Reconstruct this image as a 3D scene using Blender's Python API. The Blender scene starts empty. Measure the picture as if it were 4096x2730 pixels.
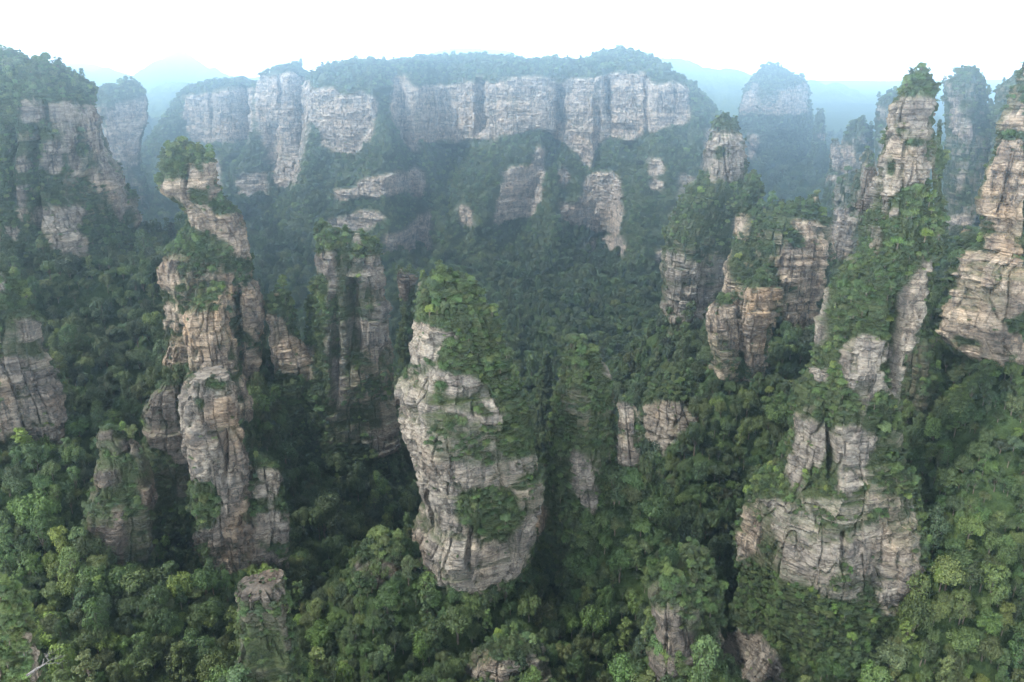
import bpy, math, random, time
import numpy as np
from mathutils import Vector
T0 = time.time()
sc = bpy.context.scene
COL = sc.collection
rng = np.random.default_rng(11)
random.seed(11)

# ------------------------------------------------------------------ camera, sky, sun, exposure
CAMZ = 300.0                                   # metres above the deepest gorge floor
PITCH = math.radians(19.0)
F = 3215.0                                     # focal length in photo pixels (4096 wide)
cam = bpy.data.cameras.new("camera")
cam_o = bpy.data.objects.new("camera", cam)
COL.objects.link(cam_o)
cam.sensor_width = 36.0
cam.lens = 36.0 * F / 4096.0
cam.clip_start = 1.0
cam.clip_end = 30000.0
cam_o.location = (0, 0, CAMZ)
cam_o.rotation_euler = (math.pi / 2 - PITCH, 0, 0)
sc.camera = cam_o

SUN_EL, SUN_AZ = math.radians(52), math.radians(-108)     # azimuth from +Y towards +X
world = bpy.data.worlds.new("World")
sc.world = world
world.use_nodes = True
wn = world.node_tree
bg = wn.nodes["Background"]
sky = wn.nodes.new("ShaderNodeTexSky")
sky.sky_type = 'NISHITA'
sky.sun_disc = False
sky.sun_elevation = SUN_EL
sky.sun_rotation = SUN_AZ
sky.altitude = 1000
sky.air_density = 1.0
sky.dust_density = 6.0
sky.ozone_density = 1.0
hsv = wn.nodes.new("ShaderNodeHueSaturation")
hsv.inputs['Saturation'].default_value = 0.62
wn.links.new(sky.outputs[0], hsv.inputs['Color'])
# a thin bright veil of cloud over the blue
tcw = wn.nodes.new("ShaderNodeTexCoord")
cln = wn.nodes.new("ShaderNodeTexNoise"); cln.inputs['Scale'].default_value = 2.2; cln.inputs['Detail'].default_value = 5
clm = wn.nodes.new("ShaderNodeMapping"); clm.inputs['Scale'].default_value = (1, 1, 3)
wn.links.new(tcw.outputs['Generated'], clm.inputs['Vector']); wn.links.new(clm.outputs[0], cln.inputs['Vector'])
clr = wn.nodes.new("ShaderNodeMapRange"); clr.inputs[1].default_value = .3; clr.inputs[2].default_value = .7; clr.inputs[3].default_value = .6; clr.inputs[4].default_value = .9
wn.links.new(cln.outputs['Fac'], clr.inputs[0])
mxw = wn.nodes.new("ShaderNodeMix"); mxw.data_type = 'RGBA'
wn.links.new(clr.outputs[0], mxw.inputs[0]); wn.links.new(hsv.outputs[0], mxw.inputs[6]); mxw.inputs[7].default_value = (7.0, 7.2, 7.4, 1)
# milky brightness towards the horizon
sep = wn.nodes.new("ShaderNodeSeparateXYZ"); wn.links.new(tcw.outputs['Generated'], sep.inputs[0])
hz = wn.nodes.new("ShaderNodeMapRange"); hz.inputs[1].default_value = 0; hz.inputs[2].default_value = .24; hz.inputs[3].default_value = 11.0; hz.inputs[4].default_value = .95
hz.interpolation_type = 'SMOOTHSTEP'
wn.links.new(sep.outputs[2], hz.inputs[0])
vm = wn.nodes.new("ShaderNodeVectorMath"); vm.operation = 'SCALE'
wn.links.new(mxw.outputs[2], vm.inputs[0]); wn.links.new(hz.outputs[0], vm.inputs[3])
wn.links.new(vm.outputs[0], bg.inputs['Color'])
bg.inputs['Strength'].default_value = 0.15

sun = bpy.data.lights.new("sun", 'SUN')
sun.energy = 4.4
sun.angle = math.radians(5)
sun.color = (1.0, 0.955, 0.88)
sun_o = bpy.data.objects.new("sun", sun)
COL.objects.link(sun_o)
sd = Vector((math.sin(SUN_AZ) * math.cos(SUN_EL), math.cos(SUN_AZ) * math.cos(SUN_EL), math.sin(SUN_EL)))
sun_o.rotation_euler = sd.to_track_quat('Z', 'Y').to_euler()
sun_o.location = (-300, 300, 700)

sc.view_settings.view_transform = 'Standard'
sc.view_settings.look = 'None'
sc.view_settings.gamma = 1.0
sc.view_settings.exposure = 0.72
sc.cycles.volume_bounces = 0
sc.cycles.max_bounces = 6
sc.cycles.diffuse_bounces = 3
sc.cycles.transmission_bounces = 2
sc.cycles.use_denoising = True
world.cycles.sampling_method = 'MANUAL'; world.cycles.sample_map_resolution = 1024
HAZE_DENSITY = 0.00031
HAZE_COLOR = (0.50, 0.76, 1.0)

# ------------------------------------------------------------------ photo pixels -> places
CP, SP = math.cos(PITCH), math.sin(PITCH)
def stretch(D):
    """estimated distances beyond 450 m, opened out so the far cliffs stand about 1.3 km off"""
    D = np.asarray(D, float)
    return np.where(D < 450, D, 450 + (np.minimum(D, 1500) - 450) * 2.35 + np.maximum(D - 1500, 0) * 1.0)
def place(xs, ys, D):
    """the point at horizontal distance D (along +Y) seen at photo pixel xs, ys"""
    D = stretch(D)
    a = (np.asarray(xs, float) - 2048) / F
    b = (1365 - np.asarray(ys, float)) / F
    t = D / (CP + b * SP)
    return a * t, D + 0 * a, CAMZ + t * (b * CP - SP)
def project(x, y, z):
    dz = z - CAMZ
    fw = np.maximum(y * CP - dz * SP, 1e-3)
    up = y * SP + dz * CP
    return 2048 + F * x / fw, 1365 - F * up / fw, fw
VIEWS = {1: (0, 0, 1.4257), 2: (1200, 0, 1.4256), 3: (2600, 0, 1.4251),
         4: (0, 1000, .9064), 5: (1300, 1000, .9064), 6: (2600, 1000, .9064), 0: (0, 0, .57446)}
def R(k, pts):
    ox, oy, s = VIEWS[k]
    return [(ox + x / s, oy + y / s) for x, y in pts]
def RR(k, rows):
    ox, oy, s = VIEWS[k]
    return [(oy + y / s, ox + a / s, ox + b / s) for y, a, b in rows]

# ------------------------------------------------------------------ noise
def _h(ix, iy, iz, seed):
    h = (ix.astype(np.uint32) * np.uint32(374761393)) ^ (iy.astype(np.uint32) * np.uint32(668265263)) ^ (iz.astype(np.uint32) * np.uint32(2147483647 - 5)) ^ np.uint32(seed * 974634 + 77)
    h = (h ^ (h >> np.uint32(13))) * np.uint32(1274126177)
    h = (h ^ (h >> np.uint32(15))) * np.uint32(2246822519)
    h = h ^ (h >> np.uint32(14))
    return (h & np.uint32(0xFFFFFF)).astype(np.float32) / np.float32(0xFFFFFF)
def vn(x, y, z, seed=0):
    x = np.asarray(x, np.float32); y = np.asarray(y, np.float32) + 0 * x; z = np.asarray(z, np.float32) + 0 * x
    fx, fy, fz = np.floor(x), np.floor(y), np.floor(z)
    ix, iy, iz = fx.astype(np.int64), fy.astype(np.int64), fz.astype(np.int64)
    u, v, w = x - fx, y - fy, z - fz
    u = u * u * (3 - 2 * u); v = v * v * (3 - 2 * v); w = w * w * (3 - 2 * w)
    r = 0
    for a in (0, 1):
        for b in (0, 1):
            for c in (0, 1):
                r = r + _h(ix + a, iy + b, iz + c, seed) * (u if a else 1 - u) * (v if b else 1 - v) * (w if c else 1 - w)
    return r * 2 - 1
def fbm(x, y, z, seed=0, octs=4):
    r, amp, s = 0, 1.0, 1.0
    for o in range(octs):
        r = r + amp * vn(x * s, y * s, z * s, seed + o * 13)
        amp *= .5; s *= 2.03
    return r
def hash1(i, seed=0):
    i = np.asarray(i).astype(np.int64)
    return _h(i, i * 0 + 7, i * 0 + 3, seed)
def hash2(i, j, seed=0):
    i = np.asarray(i).astype(np.int64); j = np.asarray(j).astype(np.int64)
    return _h(i, j, i * 0 + 5, seed)

# ------------------------------------------------------------------ where bare rock shows (photo outlines, used to decide where trees take root)
GS = 4.0
GW, GH = 1024, 683
def fill(grid, poly, val):
    p = np.array(poly) / GS
    x0, y0 = np.maximum(np.floor(p.min(0)).astype(int), 0)
    x1 = min(int(p[:, 0].max()) + 2, GW); y1 = min(int(p[:, 1].max()) + 2, GH)
    if x1 <= x0 or y1 <= y0: return
    X, Y = np.meshgrid(np.arange(x0, x1) + .5, np.arange(y0, y1) + .5)
    ins = np.zeros(X.shape, bool)
    n = len(p)
    for i in range(n):
        ax, ay = p[i]; bx, by = p[(i + 1) % n]
        if ay == by: continue
        c = ((ay > Y) != (by > Y)) & (X < (bx - ax) * (Y - ay) / (by - ay) + ax)
        ins ^= c
    grid[y0:y1, x0:x1][ins] = val
ROCK = {
1: [[(110,560),(250,570),(260,650),(240,690),(130,700)], [(280,590),(420,580),(430,700),(330,720),(290,700)],
    [(440,590),(550,600),(580,700),(590,800),(610,900),(640,1000),(600,1020),(560,940),(540,860),(500,850),(490,760),(450,720)],
    [(350,740),(420,720),(440,860),(450,1020),(420,1000),(390,900)], [(240,820),(340,800),(360,870),(350,960),(310,1010),(250,960)],
    [(80,900),(150,890),(165,970),(110,980)], [(90,1060),(150,1050),(150,1180),(120,1320),(95,1240)],
    [(560,880),(630,950),(690,1080),(720,1230),(690,1280),(640,1150),(590,1040)],
    [(210,1190),(450,1170),(480,1210),(460,1260),(460,1310),(500,1350),(530,1470),(390,1460),(290,1410),(220,1300)],
    [(20,1290),(130,1300),(90,1380),(20,1340)], [(520,950),(560,1000),(600,1100),(560,1100),(520,1040)],
    [(610,620),(690,600),(780,560),(840,560),(840,700),(820,760),(790,800),(780,880),(800,940),(700,960),(640,900),(600,740)],
    [(640,980),(720,1000),(720,1200),(690,1150)], [(780,1190),(840,1190),(840,1320),(790,1310)],
    [(1060,930),(1170,920),(1250,920),(1250,1040),(1240,1130),(1200,1170),(1090,1170),(1070,1060)],
    [(900,1040),(1060,1020),(1080,1130),(1100,1180),(1210,1180),(1220,1230),(1370,1200),(1390,1300),(1420,1360),(1430,1440),(1400,1500),(1350,1460),(1290,1370),(1190,1330),(1090,1280),(1050,1180),(1030,1140),(920,1110)],
    [(880,1490),(1010,1480),(1010,1540),(900,1560)], [(930,1270),(990,1270),(980,1320),(930,1340)],
    [(1070,570),(1200,570),(1330,520),(1400,560),(1430,680),(1440,760),(1370,780),(1330,740),(1200,810),(1090,770),(1060,680)],
    [(1500,450),(1580,440),(1590,560),(1600,680),(1500,700),(1480,600)], [(1610,430),(1700,430),(1700,560),(1620,560)],
    [(1610,640),(1680,650),(1680,760),(1690,900),(1680,1040),(1640,1080),(1600,1050),(1590,930),(1630,880),(1640,780)],
    [(1350,1030),(1480,990),(1480,1060),(1370,1100)], [(1370,1120),(1520,1130),(1530,1240),(1450,1280),(1390,1200)]],
2: [[(665,505),(1000,490),(1180,470),(1400,455),(1480,480),(1600,465),(1760,440),(1960,430),(2010,490),(2210,510),(2200,700),(1990,700),(1930,760),(1730,780),(1650,900),(1480,800),(1400,720),(1150,760),(1080,790),(940,780),(790,790),(680,790)],
    [(60,520),(200,520),(210,550),(350,540),(420,560),(430,650),(400,780),(330,850),(250,880),(130,830),(100,730),(70,700)],
    [(545,450),(590,440),(640,480),(665,600),(680,700),(665,880),(620,830),(560,720),(530,640)],
    [(665,510),(800,500),(805,600),(790,780),(760,810),(680,790)],
    [(820,610),(880,500),(960,480),(1000,500),(1010,750),(940,770),(910,810),(810,770)],
    [(1050,540),(1080,600),(1150,640),(1150,560),(1180,460),(1360,450),(1400,550),(1400,620),(1380,700),(1250,760),(1150,750),(1110,800),(1080,720)],
    [(1410,500),(1455,480),(1455,640),(1410,640)],
    [(1510,480),(1560,460),(1640,480),(1660,560),(1660,720),(1740,460),(1750,560),(1720,700),(1665,760),(1650,960),(1610,920),(1590,780),(1550,740),(1480,760),(1480,700),(1520,640)],
    [(1770,430),(1960,430),(1980,560),(1950,660),(1930,720),(1940,760),(1900,790),(1730,780),(1735,700)],
    [(2000,500),(2140,480),(2210,510),(2200,690),(2080,700),(2000,770),(1985,680)],
    [(1360,840),(1390,870),(1380,1000),(1360,1150),(1310,1240),(1230,1230),(1180,1260),(1110,1290),(1130,1150),(1180,970),(1330,960)],
    [(1640,1010),(1810,1000),(1830,1180),(1820,1330),(1700,1320),(1620,1270),(1520,1270),(1480,1160),(1600,1180)],
    [(170,1100),(300,1100),(350,1040),(580,990),(620,1060),(480,1120),(360,1110),(240,1140)],
    [(630,970),(690,980),(705,1080),(670,1130),(630,1080)], [(130,1280),(380,1210),(480,1240),(400,1300),(330,1310),(180,1320)],
    [(480,1350),(600,1330),(690,1240),(735,1200),(730,1400),(720,1550),(660,1440),(560,1460),(480,1480)],
    [(920,1170),(960,1180),(985,1300),(950,1280)], [(1490,960),(1530,970),(1520,1060),(1490,1040)],
    [(1990,920),(2060,920),(2060,1000),(2000,1000)], [(2000,1040),(2070,1040),(2060,1080),(1990,1080)],
    [(1620,1400),(1840,1350),(1840,1440),(1700,1460)],
    [(80,1440),(190,1450),(200,1568),(90,1568)], [(370,1470),(480,1470),(480,1568),(380,1568)], [(300,1340),(345,1340),(350,1390),(300,1390)]],
3: [[(340,740),(520,760),(545,900),(540,1010),(490,1060),(420,1040),(330,1040),(310,960),(320,830)], [(185,1010),(250,1010),(250,1050),(190,1060)],
    [(70,1440),(150,1470),(290,1520),(390,1540),(390,1568),(60,1568)], [(480,1240),(540,1230),(540,1280),(500,1350),(480,1320)],
    [(810,1240),(940,1260),(1020,1320),(1020,1568),(720,1568),(740,1480),(720,1420),(800,1400),(900,1430),(880,1350),(810,1300)],
    [(920,1110),(970,1110),(970,1150),(930,1150)], [(400,1500),(440,1450),(430,1568),(390,1568)],
    [(1370,590),(1420,540),(1630,560),(1630,640),(1610,800),(1600,960),(1580,1060),(1500,1050),(1440,1080),(1340,1150),(1330,1260),(1270,1260),(1275,1170),(1300,1050),(1290,940),(1310,790),(1340,700)],
    [(1230,1300),(1280,1280),(1300,1330),(1290,1500),(1230,1430)], [(1340,1190),(1440,1180),(1430,1230),(1350,1240)],
    [(1200,910),(1280,940),(1290,1050),(1260,1180),(1180,1290),(1160,1230),(1190,1130)],
    [(2060,640),(2140,560),(2300,560),(2300,1568),(1900,1568),(1910,1400),(1960,1340),(1930,1250),(1880,1150),(1890,1040),(1930,960),(1980,880),(1960,820),(2010,740)],
    [(1780,1430),(1860,1440),(1850,1520),(1790,1510)], [(1690,560),(1760,560),(1760,640),(1840,700),(1840,790),(1770,780),(1700,740)],
    [(1750,1000),(1800,1000),(1760,1100),(1740,1060)], [(1700,1230),(1800,1230),(1850,1300),(1700,1350)],
    [(1110,840),(1170,830),(1170,940),(1120,990),(1090,960)], [(1030,820),(1080,830),(1090,960),(1060,970),(1025,940)],
    [(1050,1180),(1150,1200),(1160,1400),(1100,1490),(1040,1480),(1030,1300)], [(1300,600),(1350,600),(1340,690),(1300,680)],
    [(520,560),(590,480),(620,480),(610,620),(540,660),(510,650)], [(620,600),(720,600),(740,530),(850,480),(890,470),(905,560),(880,650),(820,650),(640,640)],
    [(560,760),(620,760),(620,840),(590,920),(550,890)], [(950,760),(1000,760),(1000,810),(960,800)], [(1000,1010),(1080,1000),(1060,1040),(1000,1040)]],
4: [[(560,40),(640,40),(650,120),(610,150),(570,140)], [(590,200),(650,200),(640,290),(600,290)], [(720,110),(850,80),(850,180),(840,210),(820,100)],
    [(870,150),(960,80),(970,200),(960,300),(930,330),(890,280)], [(580,340),(660,340),(700,420),(640,460),(580,440)], [(890,330),(950,420),(950,560),(900,640),(870,520)],
    [(660,230),(830,230),(850,330),(855,420),(830,460),(790,450),(730,430),(690,380),(665,320)], [(780,150),(815,150),(815,220),(790,230)],
    [(660,470),(840,460),(865,600),(880,700),(905,740),(905,850),(880,980),(940,1010),(930,1080),(1000,1110),(1050,1140),(1000,1180),(820,1190),(790,1250),(730,1250),(740,1170),(700,1100),(690,1030),(770,1010),(790,900),(760,840),(680,840),(690,740),(650,640)],
    [(540,540),(600,490),(640,500),(650,620),(700,700),(690,760),(640,780),(560,720),(510,660)],
    [(920,800),(1000,790),(1015,880),(990,910),(940,890)], [(930,950),(1040,950),(1040,1040),(1000,1080),(940,1040)], [(610,1210),(730,1180),(720,1280),(640,1320)],
    [(360,650),(410,645),(410,680),(370,690)], [(345,800),(420,800),(450,840),(430,870),(360,860)],
    [(300,1020),(450,1000),(460,1060),(440,1150),(420,1220),(340,1210),(320,1140)], [(490,830),(550,830),(560,930),(520,930)], [(430,690),(500,680),(500,740),(450,740)], [(415,950),(450,950),(450,1000),(415,1000)],
    [(850,1230),(1020,1215),(1025,1262),(855,1275)],
    [(60,260),(140,250),(150,320),(90,330)], [(0,380),(180,390),(210,470),(230,560),(250,650),(270,730),(240,760),(220,690),(100,660),(0,670)], [(0,80),(15,90),(15,170),(0,170)],
    [(290,170),(370,140),(400,230),(400,360),(350,340),(270,330)], [(210,360),(250,360),(250,410),(220,420)],
    [(98,1380),(118,1368),(130,1450),(157,1568),(104,1568)],
    [(960,235),(1030,250),(1090,340),(1130,360),(1130,420),(1060,410),(990,390),(970,320)], [(995,140),(1040,140),(1040,165),(1000,170)], [(1190,420),(1240,420),(1240,480),(1200,480)]],
5: [[(140,50),(210,30),(215,160),(245,210),(245,340),(200,410),(130,360),(110,260),(180,230),(190,170),(150,120)], [(0,90),(40,90),(45,150),(10,160)],
    [(20,390),(70,390),(70,540),(40,560)], [(160,650),(270,630),(270,740),(190,760)], [(260,75),(340,85),(340,130),(290,200),(260,180)],
    [(310,250),(360,260),(480,310),(480,330),(420,360),(400,400),(330,420),(310,370),(330,310)],
    [(300,470),(390,440),(520,450),(610,500),(650,600),(640,640),(560,640),(480,600),(400,590),(350,600),(370,680),(400,760),(520,770),(600,780),(780,740),(780,800),(700,850),(660,880),(600,860),(540,890),(470,930),(500,1000),(520,1020),(560,1080),(610,1070),(660,1040),(700,1000),(800,920),(800,1000),(760,1100),(700,1180),(640,1200),(600,1270),(560,1260),(450,1240),(360,1190),(300,1050),(350,960),(330,830),(290,700),(270,580),(255,530)],
    [(80,1130),(260,1130),(260,1240),(100,1240)],
    [(895,720),(960,760),(1000,880),(970,980),(930,930),(900,850)], [(1060,550),(1135,560),(1140,700),(1145,800),(1130,880),(1090,890),(1060,820),(1055,650)], [(1015,395),(1040,400),(1045,480),(1025,470)],
    [(1090,1090),(1170,1090),(1170,1200),(1100,1190)], [(500,1530),(620,1480),(760,1420),(790,1568),(500,1568)], [(890,1400),(930,1380),(930,1500),(900,1530)],
    [(1150,560),(1240,550),(1330,600),(1360,590),(1360,720),(1290,740),(1240,700),(1160,680)], [(1200,1300),(1290,1320),(1280,1560),(1190,1560)], [(60,870),(110,880),(100,980),(70,960)]],
6: [[(40,20),(110,30),(110,60),(200,80),(200,100),(130,110),(45,110)], [(40,150),(150,130),(240,150),(230,250),(150,260),(80,260),(45,220)],
    [(460,20),(520,40),(640,60),(640,170),(600,200),(560,150),(480,120),(460,60)], [(500,170),(620,180),(620,330),(540,320),(490,260)],
    [(250,60),(290,110),(300,130),(430,130),(470,140),(465,190),(440,250),(430,330),(415,500),(340,500),(330,380),(300,360),(290,320),(250,300),(210,330),(205,210),(290,200),(240,130)],
    [(180,420),(260,440),(270,480),(190,480)], [(50,550),(180,570),(200,640),(150,730),(50,730),(0,690)], [(320,460),(400,450),(400,510),(330,510)],
    [(900,180),(940,120),(1000,20),(1010,130),(980,220),(960,330),(930,420),(890,540),(860,520),(880,400),(890,360)],
    [(690,340),(760,310),(860,330),(890,380),(850,430),(860,500),(780,570),(720,510),(690,440)], [(580,420),(640,420),(650,490),(590,490)],
    [(510,580),(560,600),(640,640),(640,700),(620,800),(560,800),(550,880),(510,830),(500,740),(530,680)],
    [(660,640),(760,650),(830,670),(820,740),(780,800),(780,850),(720,890),(680,860),(670,740),(650,700)],
    [(330,960),(370,960),(400,1000),(380,1090),(320,1130)], [(430,920),(500,910),(510,1000),(600,1020),(690,1030),(700,1080),(690,1150),(640,1230),(600,1230),(520,1150),(440,1130),(470,1050),(430,990)],
    [(740,1020),(860,1000),(880,1060),(1000,1150),(1010,1230),(960,1270),(860,1320),(830,1270),(780,1180),(710,1150),(720,1080)],
    [(240,1380),(400,1400),(480,1480),(500,1568),(240,1568)], [(790,880),(830,890),(820,920),(800,920)], [(910,1450),(950,1420),(970,1450),(930,1510)],
    [(1100,60),(1130,0),(1400,0),(1400,420),(1280,430),(1200,400),(1100,350),(1050,310),(1060,230),(1080,140)],
    [(100,1380),(180,1400),(180,1500),(120,1480)], [(950,650),(970,650),(960,680),(940,680)]],
}
GREEN = {   # planted patches inside the bare rock
1: [[(1080,1070),(1190,1080),(1195,1150),(1085,1150)], [(1215,1150),(1340,1110),(1345,1200),(1225,1215)], [(1100,930),(1170,930),(1150,1000)]],
2: [[(1004,440),(1050,440),(1056,780),(1012,760)], [(1458,470),(1508,470),(1490,780),(1455,700)], [(802,520),(822,520),(806,800),(792,790)], [(1160,540),(1270,560),(1270,650),(1200,640)], [(1530,640),(1600,560),(1600,660),(1560,720)]],
3: [[(1960,750),(2100,750),(2140,790),(2000,800)], [(1400,735),(1490,740),(1480,765),(1400,765)], [(1450,790),(1580,800),(1580,835),(1460,835)], [(1370,840),(1340,990),(1400,1010)], [(370,840),(440,830),(430,900),(360,910)]],
4: [[(690,870),(770,860),(810,930),(780,1000),(690,970)], [(700,540),(740,550),(720,600)], [(740,460),(830,480),(820,510),(750,500)]],
5: [[(480,900),(600,870),(680,880),(720,960),(680,1060),(600,1060),(520,1010),(470,950)], [(400,470),(440,480),(430,520),(390,510)]],
6: [[(1290,250),(1400,210),(1400,300),(1300,300)], [(1100,310),(1200,340),(1200,360),(1100,340)], [(560,790),(640,800),(660,880),(560,870)]],
}
SPARSE = {  # half-bare faces: mossy rock with bushes
1: [(.36,[(100,580),(560,590),(700,1200),(520,1300),(120,1300),(80,900)]), (.5,[(560,560),(845,540),(800,900),(840,1300),(700,1300)]), (.6,[(1060,560),(1440,500),(1440,800),(1090,800)]),
    (.5,[(1470,450),(1770,440),(1760,700),(1700,1000),(1590,1050),(1480,720)]), (.5,[(1350,1000),(1530,980),(1540,1280),(1400,1280)])],
3: [(.2,[(180,1000),(480,1050),(400,1560),(60,1500)]), (.4,[(480,1200),(1020,1250),(1020,1568),(440,1568)]), (.33,[(1690,450),(1915,450),(1960,900),(1990,1400),(1690,1300)]), (.3,[(1980,480),(2132,430),(2132,800),(1970,900)]),
    (.4,[(520,540),(900,480),(905,660),(510,660)]), (.45,[(1030,800),(1280,760),(1270,1000),(1180,1500),(1040,1500)]), (.4,[(1480,560),(1640,560),(1620,1060),(1580,1060)])],
4: [(.56,[(850,1230),(1020,1215),(1040,1290),(1060,1400),(1080,1568),(870,1568),(860,1300)]), (.45,[(560,0),(970,80),(960,640),(900,640),(560,440)]), (.5,[(500,500),(700,480),(700,900),(500,900)]), (.5,[(900,750),(1060,1000),(1060,1200),(800,1250),(690,1280)]), (.45,[(340,650),(560,700),(570,1150),(330,1230),(300,1000)]),
    (.62,[(960,240),(1130,340),(1140,480),(980,440)]), (.6,[(0,250),(150,250),(270,740),(0,700)]), (.35,[(640,1180),(760,1260),(640,1400),(580,1300)])],
5: [(.52,[(0,0),(240,20),(280,740),(0,700)]), (.55,[(310,250),(360,340),(420,430),(600,500),(650,620),(640,730),(790,760),(790,1000),(700,1180),(600,1270),(440,1240),(300,1060),(260,520)]), (.3,[(850,500),(1060,500),(1140,880),(1000,980),(880,900)]),
    (.5,[(80,1100),(300,1080),(300,1250),(80,1250)]), (.5,[(400,1450),(950,1400),(950,1568),(400,1568)]), (.45,[(1190,1200),(1340,1200),(1400,1568),(1170,1568)]), (.4,[(1060,1080),(1200,1080),(1200,1230),(1060,1230)])],
6: [(.6,[(330,900),(950,880),(1010,1250),(860,1330),(600,1250),(320,1130)]), (.32,[(500,560),(900,560),(850,900),(480,860)]), (.4,[(880,300),(1020,0),(1020,600),(900,900)]), (.7,[(230,1370),(400,1390),(500,1568),(230,1568)]),
    (.5,[(30,0),(640,0),(640,330),(400,510),(180,480),(40,260)]), (.6,[(0,540),(220,560),(200,760),(0,760)])],
}
mask = np.zeros((GH, GW), np.float32)
for k, ps in SPARSE.items():
    for v_, p in ps: fill(mask, R(k, p), v_)
for k, ps in ROCK.items():
    for p in ps: fill(mask, R(k, p), 1.0)
for p in [[(340,585),(440,575),(480,620),(580,620),(590,670),(500,690),(400,680)], [(390,695),(520,705),(600,750),(590,785),(500,785),(400,750)], [(340,520),(560,540),(640,600),(560,600),(420,570)]]: fill(mask, R(5, p), .42)
for k, ps in GREEN.items():
    for p in ps: fill(mask, R(k, p), 0.0 if k != 2 else .3)
def blur(a, k, n=2):
    for _ in range(n):
        for ax in (0, 1):
            p = np.pad(a, [(k, k) if q == ax else (0, 0) for q in (0, 1)], mode='edge')
            c = np.cumsum(p, axis=ax); c = np.concatenate([np.zeros_like(np.take(c, [0], ax)), c], ax)
            w = 2 * k + 1
            a = (np.take(c, np.arange(w, c.shape[ax]), ax) - np.take(c, np.arange(0, c.shape[ax] - w), ax)) / w
    return a.astype(np.float32)
soft_mask = blur(mask, 2)
wide_mask = np.clip(blur(mask, 3) * 2.1, 0, 1)
def rockiness(x, y, z, jit=9.0, m_=None):
    """1 where the photo shows bare rock; ragged border; outside the frame a noise decides"""
    xs, ys, fw = project(x, y, z)
    n = fbm(x / 9., y / 9., z / 6., 91, 3)
    m = fbm(x / 9., y / 9., z / 6., 131, 3)
    xs = xs + n * jit * 300 / np.maximum(y, 90); ys = ys + m * jit * 300 / np.maximum(y, 90)
    gx = (xs / GS).astype(int); gy = (ys / GS).astype(int)
    ok = (gx >= 0) & (gx < GW) & (gy >= 0) & (gy < GH)
    v = np.where(ok, (soft_mask if m_ is None else m_)[np.clip(gy, 0, GH - 1), np.clip(gx, 0, GW - 1)], (fbm(x / 40., y / 40., z / 15., 55, 2) > .15).astype(np.float32))
    return v.astype(np.float32)

# ------------------------------------------------------------------ materials
def nodes_of(m):
    m.use_nodes = True
    nt = m.node_tree
    return nt, nt.nodes, nt.links, nt.nodes["Principled BSDF"]
def ramp(N, stops):
    r = N.new("ShaderNodeValToRGB")
    e = r.color_ramp.elements
    e[0].position, e[0].color = stops[0][0], (*stops[0][1], 1)
    e[1].position, e[1].color = stops[-1][0], (*stops[-1][1], 1)
    for p, c in stops[1:-1]:
        q = e.new(p); q.color = (*c, 1)
    return r
def noise_at(N, L, pos, scale_xyz, scale=1.0, detail=4, rough=.55):
    mp = N.new("ShaderNodeMapping"); mp.inputs['Scale'].default_value = scale_xyz
    L.new(pos, mp.inputs['Vector'])
    n = N.new("ShaderNodeTexNoise"); n.inputs['Scale'].default_value = scale
    n.inputs['Detail'].default_value = detail; n.inputs['Roughness'].default_value = rough
    L.new(mp.outputs[0], n.inputs['Vector'])
    return n.outputs['Fac']
def mixc(N, L, fac, a, b, mode='MIX'):
    m = N.new("ShaderNodeMix"); m.data_type = 'RGBA'; m.blend_type = mode
    if isinstance(fac, float): m.inputs[0].default_value = fac
    else: L.new(fac, m.inputs[0])
    for i, v in ((6, a), (7, b)):
        if isinstance(v, tuple): m.inputs[i].default_value = (*v, 1)
        else: L.new(v, m.inputs[i])
    return m.outputs[2]
def mathn(N, L, op, a, b=0.0, clamp=False):
    m = N.new("ShaderNodeMath"); m.operation = op; m.use_clamp = clamp
    for i, v in ((0, a), (1, b)):
        if isinstance(v, (int, float)): m.inputs[i].default_value = v
        else: L.new(v, m.inputs[i])
    return m.outputs[0]

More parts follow.
